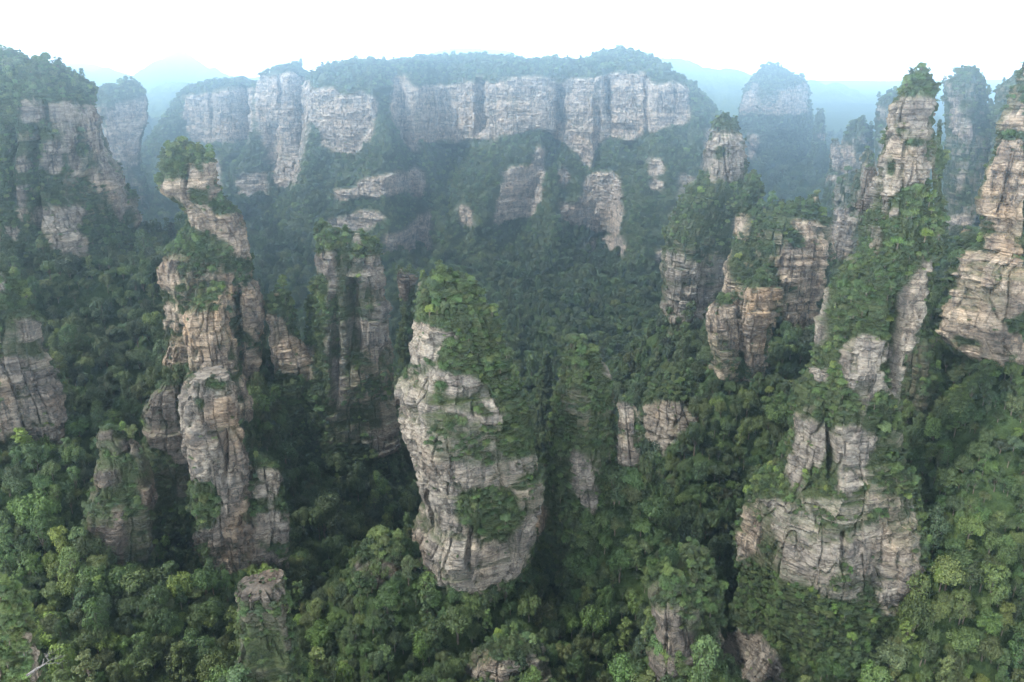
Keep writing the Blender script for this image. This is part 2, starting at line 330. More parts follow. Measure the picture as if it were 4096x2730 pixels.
def rock_material(name, pale, tan, rust, dark, rust_amt=.5):
    m = bpy.data.materials.new(name)
    nt, N, L, B = nodes_of(m)
    geo = N.new("ShaderNodeNewGeometry")
    pos = geo.outputs['Position']
    # gently folded beds
    warp = noise_at(N, L, pos, (.02, .02, .02), 1, 2)
    wz = N.new("ShaderNodeVectorMath"); wz.operation = 'ADD'
    cmb = N.new("ShaderNodeCombineXYZ"); L.new(mathn(N, L, 'MULTIPLY', warp, 5.0), cmb.inputs[2])
    L.new(pos, wz.inputs[0]); L.new(cmb.outputs[0], wz.inputs[1])
    wp = wz.outputs[0]
    beds = noise_at(N, L, wp, (.02, .02, .22), 1, 5, .6)
    bed_col = ramp(N, [(.28, dark), (.40, tan), (.56, pale), (.72, tan)])
    L.new(beds, bed_col.inputs[0])
    big = noise_at(N, L, pos, (.028, .028, .02), 1, 4, .6)
    rr = ramp(N, [(.50, (0, 0, 0)), (.64, (1, 1, 1))]); L.new(big, rr.inputs[0])
    oi = N.new('ShaderNodeObjectInfo')
    own = N.new('ShaderNodeMapRange'); own.inputs[3].default_value = .35; own.inputs[4].default_value = 1.35; L.new(oi.outputs['Random'], own.inputs[0])
    tone = N.new('ShaderNodeMapRange'); tone.inputs[3].default_value = 1.12; tone.inputs[4].default_value = .84; L.new(oi.outputs['Random'], tone.inputs[0])
    c = mixc(N, L, mathn(N, L, 'MULTIPLY', mathn(N, L, 'MULTIPLY', rr.outputs[0], own.outputs[0]), rust_amt, True), bed_col.outputs[0], rust)
    tn = N.new('ShaderNodeVectorMath'); tn.operation = 'SCALE'; L.new(c, tn.inputs[0]); L.new(tone.outputs[0], tn.inputs[3]); c = tn.outputs[0]
    blotch = noise_at(N, L, pos, (.16, .16, .11), 1, 5, .65)
    br = ramp(N, [(.36, (.52, .51, .53)), (.5, (1, 1, 1)), (.7, (1.22, 1.18, 1.1))]); L.new(blotch, br.inputs[0])
    c = mixc(N, L, 1.0, c, br.outputs[0], 'MULTIPLY')
    streak = noise_at(N, L, pos, (.5, .5, .035), 1, 4, .6)
    sr = ramp(N, [(.49, (0, 0, 0)), (.62, (1, 1, 1))]); L.new(streak, sr.inputs[0])
    patch = noise_at(N, L, pos, (.045, .045, .03), 1, 2)
    pr = ramp(N, [(.42, (0, 0, 0)), (.6, (1, 1, 1))]); L.new(patch, pr.inputs[0])
    c = mixc(N, L, mathn(N, L, 'MULTIPLY', mathn(N, L, 'MULTIPLY', sr.outputs[0], pr.outputs[0]), .9), c, (dark[0] * .7, dark[1] * .7, dark[2] * .7))
    grain = noise_at(N, L, pos, (1.1, 1.1, 1.6), 1, 4, .7)
    gr = ramp(N, [(.3, (.72, .72, .72)), (.7, (1.25, 1.25, 1.25))]); L.new(grain, gr.inputs[0])
    c = mixc(N, L, 1.0, c, gr.outputs[0], 'MULTIPLY')
    lines = noise_at(N, L, wp, (.03, .03, .75), 1, 3, .6)
    lr_ = ramp(N, [(.44, (1, 1, 1)), (.485, (.42, .40, .38)), (.50, (.42, .40, .38)), (.53, (1, 1, 1))]); L.new(lines, lr_.inputs[0])
    c = mixc(N, L, .5, c, lr_.outputs[0], 'MULTIPLY')
    cm = N.new("ShaderNodeMapping"); cm.inputs['Scale'].default_value = (.085, .085, .2); L.new(wp, cm.inputs['Vector'])
    dn = N.new("ShaderNodeTexNoise"); dn.inputs['Scale'].default_value = .35; dn.inputs['Detail'].default_value = 3; L.new(pos, dn.inputs['Vector'])
    dm = N.new("ShaderNodeVectorMath"); dm.operation = 'SCALE'; dm.inputs[3].default_value = .9; L.new(dn.outputs['Color'], dm.inputs[0])
    da = N.new("ShaderNodeVectorMath"); da.operation = 'ADD'; L.new(cm.outputs[0], da.inputs[0]); L.new(dm.outputs[0], da.inputs[1])
    vo = N.new("ShaderNodeTexVoronoi"); vo.feature = 'DISTANCE_TO_EDGE'; vo.inputs['Scale'].default_value = 1.0; L.new(da.outputs[0], vo.inputs['Vector'])
    vr = ramp(N, [(.0, (.34, .32, .30)), (.022, (.55, .53, .5)), (.05, (1, 1, 1))]); L.new(vo.outputs['Distance'], vr.inputs[0])
    c = mixc(N, L, .55, c, vr.outputs[0], 'MULTIPLY')
    vc = N.new("ShaderNodeTexVoronoi"); vc.inputs['Scale'].default_value = 1.0; L.new(da.outputs[0], vc.inputs['Vector'])
    vcr = ramp(N, [(0., (.72, .72, .74)), (1., (1.25, 1.22, 1.18))]); L.new(vc.outputs['Color'], vcr.inputs[0])
    c = mixc(N, L, 1.0, c, vcr.outputs[0], 'MULTIPLY')
    # carved hollows are tinted darker and greener (attribute made when the rock is carved), planted ground carries moss
    at = N.new("ShaderNodeAttribute"); at.attribute_name = 'moss'
    mn = noise_at(N, L, pos, (.35, .35, .5), 1, 4, .65)
    mfac = mathn(N, L, 'SUBTRACT', mathn(N, L, 'MULTIPLY', at.outputs['Fac'], 1.5), mathn(N, L, 'MULTIPLY', mn, .55), True)
    mcol = ramp(N, [(.35, (.03, .045, .018)), (.6, (.06, .075, .034))]); L.new(grain, mcol.inputs[0])
    c = mixc(N, L, mfac, c, mcol.outputs[0])
    L.new(c, B.inputs['Base Color'])
    B.inputs['Roughness'].default_value = .92
    B.inputs['Specular IOR Level'].default_value = .15
    fine_beds = noise_at(N, L, wp, (.05, .05, 1.3), 1, 4, .7)
    fine = noise_at(N, L, pos, (.9, .9, .9), 1, 5, .65)
    crk = N.new('ShaderNodeMapRange'); crk.inputs[1].default_value = 0; crk.inputs[2].default_value = .06; L.new(vo.outputs['Distance'], crk.inputs[0])
    h = mathn(N, L, 'ADD', mathn(N, L, 'ADD', mathn(N, L, 'MULTIPLY', fine_beds, 1.8), fine), mathn(N, L, 'MULTIPLY', crk.outputs[0], .5))
    bp = N.new("ShaderNodeBump"); bp.inputs['Strength'].default_value = 1.0; bp.inputs['Distance'].default_value = 1.1
    L.new(h, bp.inputs['Height']); L.new(bp.outputs[0], B.inputs['Normal'])
    return m
M_ROCK = rock_material("sandstone", (.272, .25, .216), (.205, .187, .162), (.31, .22, .14), (.102, .095, .086), .5)
M_WARM = rock_material("ochre_sandstone", (.38, .322, .255), (.285, .236, .184), (.37, .252, .15), (.126, .11, .093), .65)
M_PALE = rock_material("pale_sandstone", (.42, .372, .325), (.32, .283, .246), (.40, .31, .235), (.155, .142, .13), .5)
M_DARK = rock_material("lichened_sandstone", (.16, .143, .122), (.112, .098, .083), (.165, .113, .078), (.055, .05, .044), .5)

M_GROUND = bpy.data.materials.new("forest_floor")
nt, N, L, B = nodes_of(M_GROUND)
g = N.new("ShaderNodeNewGeometry")
gn = noise_at(N, L, g.outputs['Position'], (.25, .25, .25), 1, 6, .7)
gr_ = ramp(N, [(.3, (.018, .03, .011)), (.55, (.04, .062, .022)), (.75, (.06, .085, .03))]); L.new(gn, gr_.inputs[0])
L.new(gr_.outputs[0], B.inputs['Base Color']); B.inputs['Roughness'].default_value = 1.0; B.inputs['Specular IOR Level'].default_value = .1
bp = N.new("ShaderNodeBump"); bp.inputs['Strength'].default_value = 1; bp.inputs['Distance'].default_value = 2.0
L.new(gn, bp.inputs['Height']); L.new(bp.outputs[0], B.inputs['Normal'])

M_HILL = bpy.data.materials.new("wooded_hillside")
nt, N, L, B = nodes_of(M_HILL)
g = N.new("ShaderNodeNewGeometry")
gn = noise_at(N, L, g.outputs['Position'], (.05, .05, .05), 1, 6, .7)
gr_ = ramp(N, [(.3, (.03, .05, .022)), (.55, (.07, .10, .04)), (.75, (.12, .15, .06))]); L.new(gn, gr_.inputs[0])
L.new(gr_.outputs[0], B.inputs['Base Color']); B.inputs['Roughness'].default_value = 1.0; B.inputs['Specular IOR Level'].default_value = .1

M_LEAF = bpy.data.materials.new("leaves")
nt, N, L, B = nodes_of(M_LEAF)
ti = N.new("ShaderNodeAttribute"); ti.attribute_type = 'INSTANCER'; ti.attribute_name = 'tint'
lv = N.new("ShaderNodeAttribute"); lv.attribute_name = 'leaf_shade'
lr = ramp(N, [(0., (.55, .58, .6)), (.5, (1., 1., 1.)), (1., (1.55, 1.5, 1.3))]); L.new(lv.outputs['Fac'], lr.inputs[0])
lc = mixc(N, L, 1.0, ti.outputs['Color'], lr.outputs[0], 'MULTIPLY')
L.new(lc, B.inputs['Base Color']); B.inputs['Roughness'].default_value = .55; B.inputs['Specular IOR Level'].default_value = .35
tr = N.new("ShaderNodeBsdfTranslucent"); L.new(lc, tr.inputs['Color'])
ms = N.new("ShaderNodeMixShader"); ms.inputs[0].default_value = .18
L.new(B.outputs[0], ms.inputs[1]); L.new(tr.outputs[0], ms.inputs[2]); L.new(ms.outputs[0], N["Material Output"].inputs['Surface'])

M_BARK = bpy.data.materials.new("bark")
nt, N, L, B = nodes_of(M_BARK)
g = N.new("ShaderNodeNewGeometry")
gn = noise_at(N, L, g.outputs['Position'], (2, 2, .6), 1, 4, .7)
gr_ = ramp(N, [(.35, (.05, .04, .03)), (.65, (.16, .125, .10))]); L.new(gn, gr_.inputs[0])
L.new(gr_.outputs[0], B.inputs['Base Color']); B.inputs['Roughness'].default_value = .95
M_DEAD = bpy.data.materials.new("bleached_wood")
nt, N, L, B = nodes_of(M_DEAD)
g = N.new("ShaderNodeNewGeometry")
gn = noise_at(N, L, g.outputs['Position'], (3, 3, 3), 1, 4, .7)
gr_ = ramp(N, [(.35, (.035, .03, .028)), (.66, (.22, .21, .20))]); L.new(gn, gr_.inputs[0])
L.new(gr_.outputs[0], B.inputs['Base Color']); B.inputs['Roughness'].default_value = .9

# ------------------------------------------------------------------ mesh helpers
def mesh_of(name, verts, faces, mats, attrs=None, smooth=False, face_mat=None, fattr=None):
    me = bpy.data.meshes.new(name)
    v = np.ascontiguousarray(verts, np.float32); f = np.ascontiguousarray(faces, np.int32)
    k = f.shape[1]
    me.vertices.add(len(v)); me.vertices.foreach_set('co', v.ravel())
    me.loops.add(f.size); me.loops.foreach_set('vertex_index', f.ravel())
    me.polygons.add(len(f)); me.polygons.foreach_set('loop_start', np.arange(0, f.size, k, dtype=np.int32))
    for m in mats: me.materials.append(m)
    if face_mat is not None: me.polygons.foreach_set('material_index', np.asarray(face_mat, np.int32))
    me.update(calc_edges=True)
    me.polygons.foreach_set('use_smooth', np.full(len(f), smooth))
    for nme, arr in (attrs or {}).items():
        a = me.attributes.new(nme, 'FLOAT', 'POINT'); a.data.foreach_set('value', np.ascontiguousarray(arr, np.float32))
    for nme, arr in (fattr or {}).items():
        a = me.attributes.new(nme, 'FLOAT', 'FACE'); a.data.foreach_set('value', np.ascontiguousarray(arr, np.float32))
    return me
def link(name, me, loc=(0, 0, 0), parent=None):
    o = bpy.data.objects.new(name, me); COL.objects.link(o); o.location = loc
    if parent is not None: o.parent = parent
    return o
def tag(o, label=None, cat=None, group=None, kind=None):
    if label: o['label'] = label
    if cat: o['category'] = cat
    if group: o['group'] = group
    if kind: o['kind'] = kind
    return o
def grid_faces(nr, nc, wrap):
    i = np.arange(nr - 1)[:, None]; j = np.arange(nc if wrap else nc - 1)[None, :]
    j2 = (j + 1) % nc
    a = i * nc + j; b = i * nc + j2; c = (i + 1) * nc + j2; d = (i + 1) * nc + j
    return np.stack([a, d, c, b], -1).reshape(-1, 4)
def grid_normals(P, wrap):
    du = (np.roll(P, -1, 1) - np.roll(P, 1, 1)) if wrap else np.gradient(P, axis=1)
    dv = np.gradient(P, axis=0)
    n = np.cross(dv, du)
    l = np.linalg.norm(n, axis=2, keepdims=True)
    return n / np.maximum(l, 1e-9), l[..., 0] * (.5 if wrap else 1.0)

# ------------------------------------------------------------------ carving of sandstone: beds, joints, blocks
_th = np.random.default_rng(5).choice([.8, 1.3, 2.0, 3.0, 4.5, 7.0, 11.0], 700, p=[.14, .16, .18, .2, .15, .11, .06])
BED = np.cumsum(_th) - 150
_jt = np.random.default_rng(6).uniform(3.5, 13, 600)
JNT = np.cumsum(_jt)
def carve(x, y, z, s, seed, scale=1.0):
    """outward offset in metres of the rock face at (x,y,z); s = metres along the face"""
    zz = z + 3.5 * vn(x / 70, y / 70, z * 0, 3) + .45 * vn(x / 13, y / 13, z / 13, 4)
    zz = zz / scale
    i = np.searchsorted(BED, zz); i = np.clip(i, 1, len(BED) - 1)
    dz = np.minimum(zz - BED[i - 1], BED[i] - zz)
    sj = (s + 2.2 * vn(x / 17, y / 17, z / 22, 8)) / scale
    j = np.searchsorted(JNT, sj); j = np.clip(j, 1, len(JNT) - 1)
    ds = np.minimum(sj - JNT[j - 1], JNT[j] - sj)
    band = np.floor(zz / 6.5 + 1.5 * hash1(j, seed + 2)).astype(int)
    lay = np.clip(vn(x / 26, y / 26, z / 18, seed + 61) * 1.5 + .5, .1, 1)
    o = (hash1(i, 21) - .5) * 1.1 * lay
    o = o + (hash2(i, j, seed + 3) - .5) * .8 * lay
    o = o + (hash2(j, band, seed + 5) - .5) * 2.7
    gate = np.clip(vn(x / 15, y / 15, z / 15, seed + 31) * 1.4 + .6, 0, 1)
    o = o - .75 * np.exp(-(dz / .22) ** 2) * gate
    gate2 = np.clip(vn(x / 11, y / 11, z / 30, seed + 37) * 1.6 + .12, 0, 1)
    o = o - 1.8 * np.exp(-(ds / .38) ** 2) * gate2
    o = o + 1.25 * fbm(x / 22, y / 22, z / 16, seed + 41, 3) + .7 * fbm(x / 4, y / 4, z / 2.4, seed + 47, 3)
    rid = 1 - np.abs(fbm(x / 9, y / 9, z / 26, seed + 51, 3))
    o = o - 1.5 * np.clip(rid - .86, 0, 1) * 7
    return o * scale
BODIES = []      # everything trees can stand on: points, normals, areas, bare-rock share, tree scale
def record(P, nrm, area, rock, size, name):
    BODIES.append((P.reshape(-1, 3), nrm.reshape(-1, 3), area.ravel(), rock.ravel(), size, name))

def pillar(name, label, D, rows, depth=.85, mat=None, seed=1, res=.62, flat=False, cat='rock pillar', clefts=(), twist=.4, sq=4.0, sink=40, size=1.0, group=None, back=0.0, amp=1.0, maxdepth=70, lean=0.0):
    rows = sorted(rows)
    ys = np.array([r[0] for r in rows], float)
    zc = place(2048, ys, D)[2]
    D = float(stretch(D)); res = res * (1 if D < 450 else 1.15)
    t = D / (CP + (1365 - ys) / F * SP)
    xl = (np.array([r[1] for r in rows]) - 2048) / F * t
    xr = (np.array([r[2] for r in rows]) - 2048) / F * t
    ztop, zbot = zc[0], zc[-1] - sink
    nz = max(24, int((ztop - zbot) / res))
    z = np.linspace(ztop, zbot, nz)
    XL = np.interp(-z, -zc, xl); XR = np.interp(-z, -zc, xr)
    low = np.clip((zc[-1] - z) / max(sink, 1), 0, 1) * 6
    XL = XL - low; XR = XR + low
    def sm(a, k=5):
        p = np.pad(a, k, mode='edge'); return np.convolve(p, np.ones(2 * k + 1) / (2 * k + 1), 'valid')
    kk = max(1, int(1.6 / res))
    XL, XR = sm(XL, kk), sm(XR, kk)
    cx = (XL + XR) / 2; hx = np.maximum((XR - XL) / 2, .4)
    hy = np.minimum(sm(hx, kk * 4) * depth, maxdepth)
    per = 2 * (hx.max() + hy.max()) * 1.7
    nt_ = int(np.clip(per / res, 60, 900))
    th = np.arange(nt_) / nt_ * 2 * np.pi
    # boxy plan, joint-bounded, slowly changing with height
    c, s_ = np.cos(th), np.sin(th)
    def plan(rot):
        cc, ss = np.cos(th - rot), np.sin(th - rot)
        return (np.abs(cc) ** sq + np.abs(ss) ** sq) ** (-1 / sq)
    TH, ZZ = np.meshgrid(th, z)
    rad = plan(twist)[None, :] * (1 + .13 * fbm(c[None, :] * 1.6 + seed * 7.3, s_[None, :] * 1.6, ZZ / 45, seed, 3))
    px = rad * c[None, :]; py = rad * s_[None, :]
    mx = px.max(1, keepdims=True); mn = px.min(1, keepdims=True)
    px = (px - (mx + mn) / 2) / ((mx - mn) / 2)
    X = cx[:, None] + hx[:, None] * px
    Y = D + back + lean * (ztop - ZZ) + hy[:, None] * py
    Z = ZZ.copy()
    P = np.stack([X, Y, Z], -1)
    for (k, xa, wd, y0, y1, dp) in clefts:      # vertical clefts seen from the valley
        ox, oy, sc_ = VIEWS[k]
        xc = ox + xa / sc_; w = wd / sc_
        xs, yy, _ = project(X, Y, Z)
        front = py < .25
        fade = np.clip((yy - (oy + y0 / sc_)) / 40, 0, 1) * np.clip(((oy + y1 / sc_) - yy) / 60, 0, 1)
        Y = Y + front * fade * dp * np.exp(-np.abs((xs - xc + 12 * vn(Z / 14, Z * 0, Z * 0, 17)) / w) ** 3)
        P[..., 1] = Y
    arc = np.concatenate([[0], np.cumsum(np.hypot(np.diff(px[nz // 2] * hx.mean()), np.diff(py[nz // 2] * hy.mean())))])
    S = np.broadcast_to(arc[None, :], X.shape) + seed * 53
    rock = rockiness(X, Y, Z)
    face = np.stack([c / np.maximum(hx.mean(), 1), s_ / np.maximum(hy.mean(), 1)], -1); face /= np.linalg.norm(face, axis=1, keepdims=True)
    o = carve(X, Y, Z, S, seed) * amp
    soft = np.clip(hx / 6, .25, 1)[:, None]
    o = o * soft - 1.2 * (1 - rock) * soft
    X = X + face[None, :, 0] * o; Y = Y + face[None, :, 1] * o
    P = np.stack([X, Y, Z], -1)
    # cap: rings closing to the middle, doming a little
    caps = []
    ncap = max(4, int(hx[0] / res / 1.5))
    for q in range(ncap, 0, -1):
        f = 1 - q / (ncap + 1.0)       # q=ncap -> nearly 0 (centre), q=1 -> rim
        f2 = f
        cxn, cyn = P[0, :, 0].mean(), P[0, :, 1].mean()
        ring = np.stack([cxn + (P[0, :, 0] - cxn) * f2, cyn + (P[0, :, 1] - cyn) * f2, np.full(nt_, ztop)], -1)
        h = (1 - f2 ** 2) * (hx[0] * (.04 if flat else .35))
        ring[:, 2] += h + .5 * vn(ring[:, 0] / 3, ring[:, 1] / 3, ring[:, 0] * 0, seed + 5) * (1 - f2 * .6)
        caps.append(ring)
    P = np.concatenate([np.stack(caps), P], 0)
    rock = np.concatenate([np.zeros((ncap, nt_), np.float32) + (1.0 if flat else 0.0), rock], 0)
    nrm, area = grid_normals(P, True)
    nr = P.shape[0]
    base = np.array([cx[-1], D + back, zbot])
    n2 = nrm[..., 2]
    hollow = np.clip(-o * .22, 0, .45)
    moss = np.clip(np.concatenate([np.zeros((ncap, nt_)), hollow], 0) + (1 - rock) * .85 + np.clip(n2 - .25, 0, 1) * (.5 if not flat else .1), 0, 1)
    me = mesh_of(name, P.reshape(-1, 3) - base, grid_faces(nr, nt_, True), [mat or M_ROCK], {'moss': moss.ravel()})
    ob = link(name, me, base)
    tag(ob, label, cat, group)
    record(P, nrm, area, rock, size, name)
    return ob

def wall(name, label, top, bottom, mat=None, seed=1, res=1.1, clefts=(), cat='cliff', size=1.3, back_run=260, cot_green=.95, cot_rock=.07, maxout=330):
    """a long cliff: top = [(photo x, photo y, distance)] along its skyline; below it the face steps out where it carries forest"""
    tp = np.array(top, float)
    wx, wy, wz = place(tp[:, 0], tp[:, 1], tp[:, 2])
    L_ = np.concatenate([[0], np.cumsum(np.hypot(np.diff(wx), np.diff(wy)))])
    nu = int(L_[-1] / res)
    u = np.linspace(0, L_[-1], nu)
    X = np.interp(u, L_, wx); Y = np.interp(u, L_, wy); Z0 = np.interp(u, L_, wz)
    k = int(10 / res); ker = np.ones(2 * k + 1) / (2 * k + 1)
    s5 = lambda a, kk=ker, h=k: np.convolve(np.pad(a, h, mode='edge'), kk, 'valid')
    Xs, Ys = s5(X), s5(Y)
    tx, ty = np.gradient(Xs), np.gradient(Ys)
    l = np.hypot(tx, ty); ox, oy = ty / l, -tx / l           # outwards (towards the viewer)
    kb = max(2, int(70 / res)); kerb = np.ones(2 * kb + 1) / (2 * kb + 1)
    for _ in range(2): ox, oy = s5(ox, kerb, kb), s5(oy, kerb, kb)
    ox = ox * .6; l = np.hypot(ox, oy); ox, oy = ox / l, oy / l
    Z0 = s5(Z0, np.ones(5) / 5, 2) + 1.6 * fbm(u / 22, u * 0, u * 0, seed, 3)
    zb = bottom
    nr = int((Z0.max() - zb) / res)
    off = np.zeros(nu); rows, rocks, hol = [], [], []
    for r in range(nr):
        v = r / (nr - 1)
        z = Z0 + (zb - Z0) * v
        dz = (Z0 - zb) / (nr - 1)
        x = Xs + ox * off; y = Ys + oy * off
        rk = rockiness(x, y, z, 26.0, wide_mask)
        out = cot_rock * rk + cot_green * (1 - rk)
        out = out * np.clip((maxout - off) / 40, .1, 1)
        out = np.convolve(np.pad(out, 3, mode='edge'), np.ones(7) / 7, 'valid')
        off = off + dz * out
        off = np.convolve(np.pad(off, 2, mode='edge'), np.ones(5) / 5, 'valid')      # gullies even out downhill
        rows.append(np.stack([x, y, z], -1)); rocks.append(rk)
    P = np.stack(rows); rock = np.stack(rocks)
    OX, OY = np.broadcast_to(ox, rock.shape), np.broadcast_to(oy, rock.shape)
    xs, yy, _ = project(P[..., 0], P[..., 1], P[..., 2])
    push = np.zeros(rock.shape)
    for (kq, xa, wd, y0, y1, dp) in clefts:
        a, b, s_ = VIEWS[kq]
        xc = a + xa / s_; w = wd / s_
        fade = np.clip((yy - (b + y0 / s_)) / 25, 0, 1) * np.clip(((b + y1 / s_) - yy) / 60, 0, 1)
        push -= fade * dp * np.exp(-np.abs((xs - xc + 7 * vn(P[..., 2] / 14, P[..., 2] * 0, P[..., 2] * 0, 17)) / w) ** 4)
    S = np.broadcast_to(u[None, :], rock.shape) + seed * 31
    o = carve(P[..., 0], P[..., 1], P[..., 2], S, seed, 1.5) * 1.0
    wav = 7 * fbm(u / 60, u * 0, u * 0, seed + 9, 3)[None, :] * np.ones(rock.shape)
    vv = np.linspace(0, 1, nr)[:, None]
    rib = 24 * fbm(u / 110, u * 0 + .3, u * 0, seed + 19, 3)[None, :] * np.clip((vv - .3) * 1.6, 0, 1)
    o2 = o * (.35 + .65 * rock) + push + wav + rib + 9 * (1 - rock) * fbm(P[..., 0] / 28, P[..., 1] / 28, P[..., 2] / 28, seed + 23, 2) - 1.5 * (1 - rock)
    P[..., 0] += OX * o2; P[..., 1] += OY * o2
    # top running back from the rim
    caps = []
    nb = 26
    for q in range(nb, 0, -1):
        d = back_run * (q / nb) ** 1.4
        c_ = P[0].copy()
        c_[:, 0] -= ox * d * .25; c_[:, 1] += d
        c_[:, 2] += 6 * fbm(c_[:, 0] / 50, c_[:, 1] / 50, c_[:, 0] * 0, seed + 3, 3) * min(1, d / 30) - d * .02
        caps.append(c_)
    P = np.concatenate([np.stack(caps), P], 0)
    rock = np.concatenate([np.zeros((nb, nu), np.float32), rock], 0)
    nrm, area = grid_normals(P, False)
    base = np.array([X.mean(), Y.mean(), zb])
    hollow = np.concatenate([np.zeros((nb, nu)), np.clip(-o * .15, 0, .35)], 0)
    moss = np.clip(hollow + (1 - rock) * .9, 0, 1)
    me = mesh_of(name, P.reshape(-1, 3) - base, grid_faces(P.shape[0], nu, False), [mat or M_PALE], {'moss': moss.ravel()})
    ob = link(name, me, base); tag(ob, label, cat)
    record(P, nrm, area, rock, size, name)
    return ob

# ------------------------------------------------------------------ THE GROUND (gorge floor and forested slopes): one sheet to the horizon
CTRL = [ # photo view 0 (2353 px wide): x, y, distance
 (30,1560,150),(200,1500,215),(400,1480,232),(620,1560,215),(800,1480,240),(1000,1500,250),(1200,1440,272),(1400,1420,282),
 (1500,1250,312),(1660,1420,325),(1740,1560,335),(1950,1540,268),(2200,1500,285),(2330,1550,265),(2300,1200,318),(2250,1000,338),(2320,900,348),(2200,880,365),
 (1600,1100,375),(1550,1000,400),(1700,1000,400),
 (60,1180,282),(200,1150,292),(100,1100,305),(400,1250,272),(260,950,388),(280,800,414),(200,700,424),(300,700,432),(650,1060,395),(700,1180,345),(750,1020,415),(850,1220,335),(800,1280,312),(900,1300,300),
 (600,760,500),(520,700,560),(350,560,640),(380,330,1250),(400,250,1650),(360,215,2100),(1600,420,1150),(1640,300,1600),(1800,460,950),(1780,380,1080),(1870,600,760),(1880,520,850),
 (2060,760,540),(2200,700,560),(2300,680,600),(1950,740,600),(1150,1250,300),(1300,1300,300),(1200,1080,380),(120,950,364),(500,1060,352),(2000,1330,302)]
cp = []
for x, y, d in CTRL:
    s_ = .57446
    wx, wy, wz = place(x / s_, y / s_, d); cp.append((wx, wy, wz - 11 - 17 * (d < 450)))
for x, y, z in [(-250,40,60),(0,40,55),(250,40,60),(-420,250,70),(-600,500,110),(-1000,1100,110),(480,300,60),(650,500,90),(1000,1100,100),(20,415,20),(62,440,25),(40,480,-5),(90,500,10),(-25,480,12),(60,560,-20),(-60,640,-10),(60,660,-20),(-150,680,-10),(160,640,-5),(0,760,-40),(-200,800,-30),(200,780,-25),(0,900,-40),(-300,950,-20),(250,950,-20),(0,1900,60),(-900,2000,100),(900,2000,90),(0,2600,90),(-1900,2200,130),(1900,2200,130),(-120,130,62),(120,130,60)]:
    cp.append((x, y, z))
cp = np.array(cp)
dm = np.linalg.norm(cp[:, None, :2] - cp[None, :, :2], axis=2)
wts = np.linalg.solve(dm + np.eye(len(cp)) * -12.0, cp[:, 2] - 100.0)
APRON = [ # wooded talus at the feet: view, x, y of the foot, distance, half width in metres, steepness
 (1,300,1540,500,95,.75),(4,770,520,430,42,.9),(4,790,1290,300,22,1.0),(4,430,1240,290,20,1.0),(4,60,770,335,50,.9),(5,70,1100,435,34,.9),(5,540,1300,300,30,1.0),
 (5,1110,900,322,12,1.2),(6,140,300,530,24,1.0),(6,350,530,430,30,.95),(6,480,340,470,45,.9),(6,790,1430,300,42,1.0),(6,1330,450,350,40,.9),(5,1270,790,430,22,1.1),
 (5,1270,1600,232,16,1.1),(6,190,1600,262,8,1.1),(5,650,1640,262,30,1.0),(4,980,1660,215,14,1.1),(5,200,1260,290,22,1.0),(6,1000,1200,345,25,1.2),(6,1070,300,385,22,1.0),(3,750,1050,1120,100,.8),(3,1150,1500,700,70,.8),(3,1830,1400,620,60,.8),(1,750,1400,800,60,.8)]
AP = []
for k, x, y, d, w, sl in APRON:
    ax, ay, az = place(*R(k, [(x, y)])[0], d); AP.append((float(ax), float(ay), float(az), w, sl))
def ground(x, y):
    x = np.asarray(x, float); y = np.asarray(y, float)
    h = np.full(x.shape, 100.0)
    for (a, b, _), w in zip(cp, wts): h = h + w * np.hypot(x - a, y - b)
    far = np.clip((np.hypot(x, y - 600) - 2300) / 900, 0, 1)
    h = h * (1 - far) + 130 * far
    h = h + (11 * (1 - 2 * np.abs(fbm(x / 75, y / 75, x * 0, 201, 3))) + 4 * fbm(x / 16, y / 16, x * 0, 202, 2)) * np.clip((y - 60) / 120, 0, 1)
    rip = 5 * fbm(x / 18, y / 18, x * 0, 205, 2)
    for ax, ay, az, w, sl in AP:
        d = np.hypot(x - ax, y - ay)
        a = np.arctan2(y - ay, x - ax)
        c = az - np.maximum(d * (1 + .16 * np.sin(a * 5 + ax)) - w, -6) * sl * 1.8 + rip
        h = np.where(d < w + 90, np.maximum(h, c), h)
    return np.clip(h, -45, 400)
def axis(lim_in, step_in, lim_out, n_out, c=0.0):
    a = np.arange(-lim_in, lim_in + .1, step_in)
    o = lim_in * (lim_out / lim_in) ** (np.arange(1, n_out + 1) / n_out)
    return np.concatenate([-o[::-1], a, o]) + c
gx = axis(760, 3.2, 8500, 26); 
gy = np.concatenate([np.linspace(-390, 40, 12), np.arange(44, 900, 3.2), np.arange(900, 1500, 6), 1500 * (6.2) ** (np.arange(0, 60) / 59)])
GX, GY = np.meshgrid(gx, gy)
GZ = ground(GX, GY)
GP = np.stack([GX, GY, GZ], -1)
me = mesh_of("ground", GP.reshape(-1, 3), grid_faces(len(gy), len(gx), False)[:, ::-1], [M_GROUND], smooth=True)
tag(link("ground", me), "dark green forested gorge floor and slopes between the rock pillars", "ground", kind='structure')

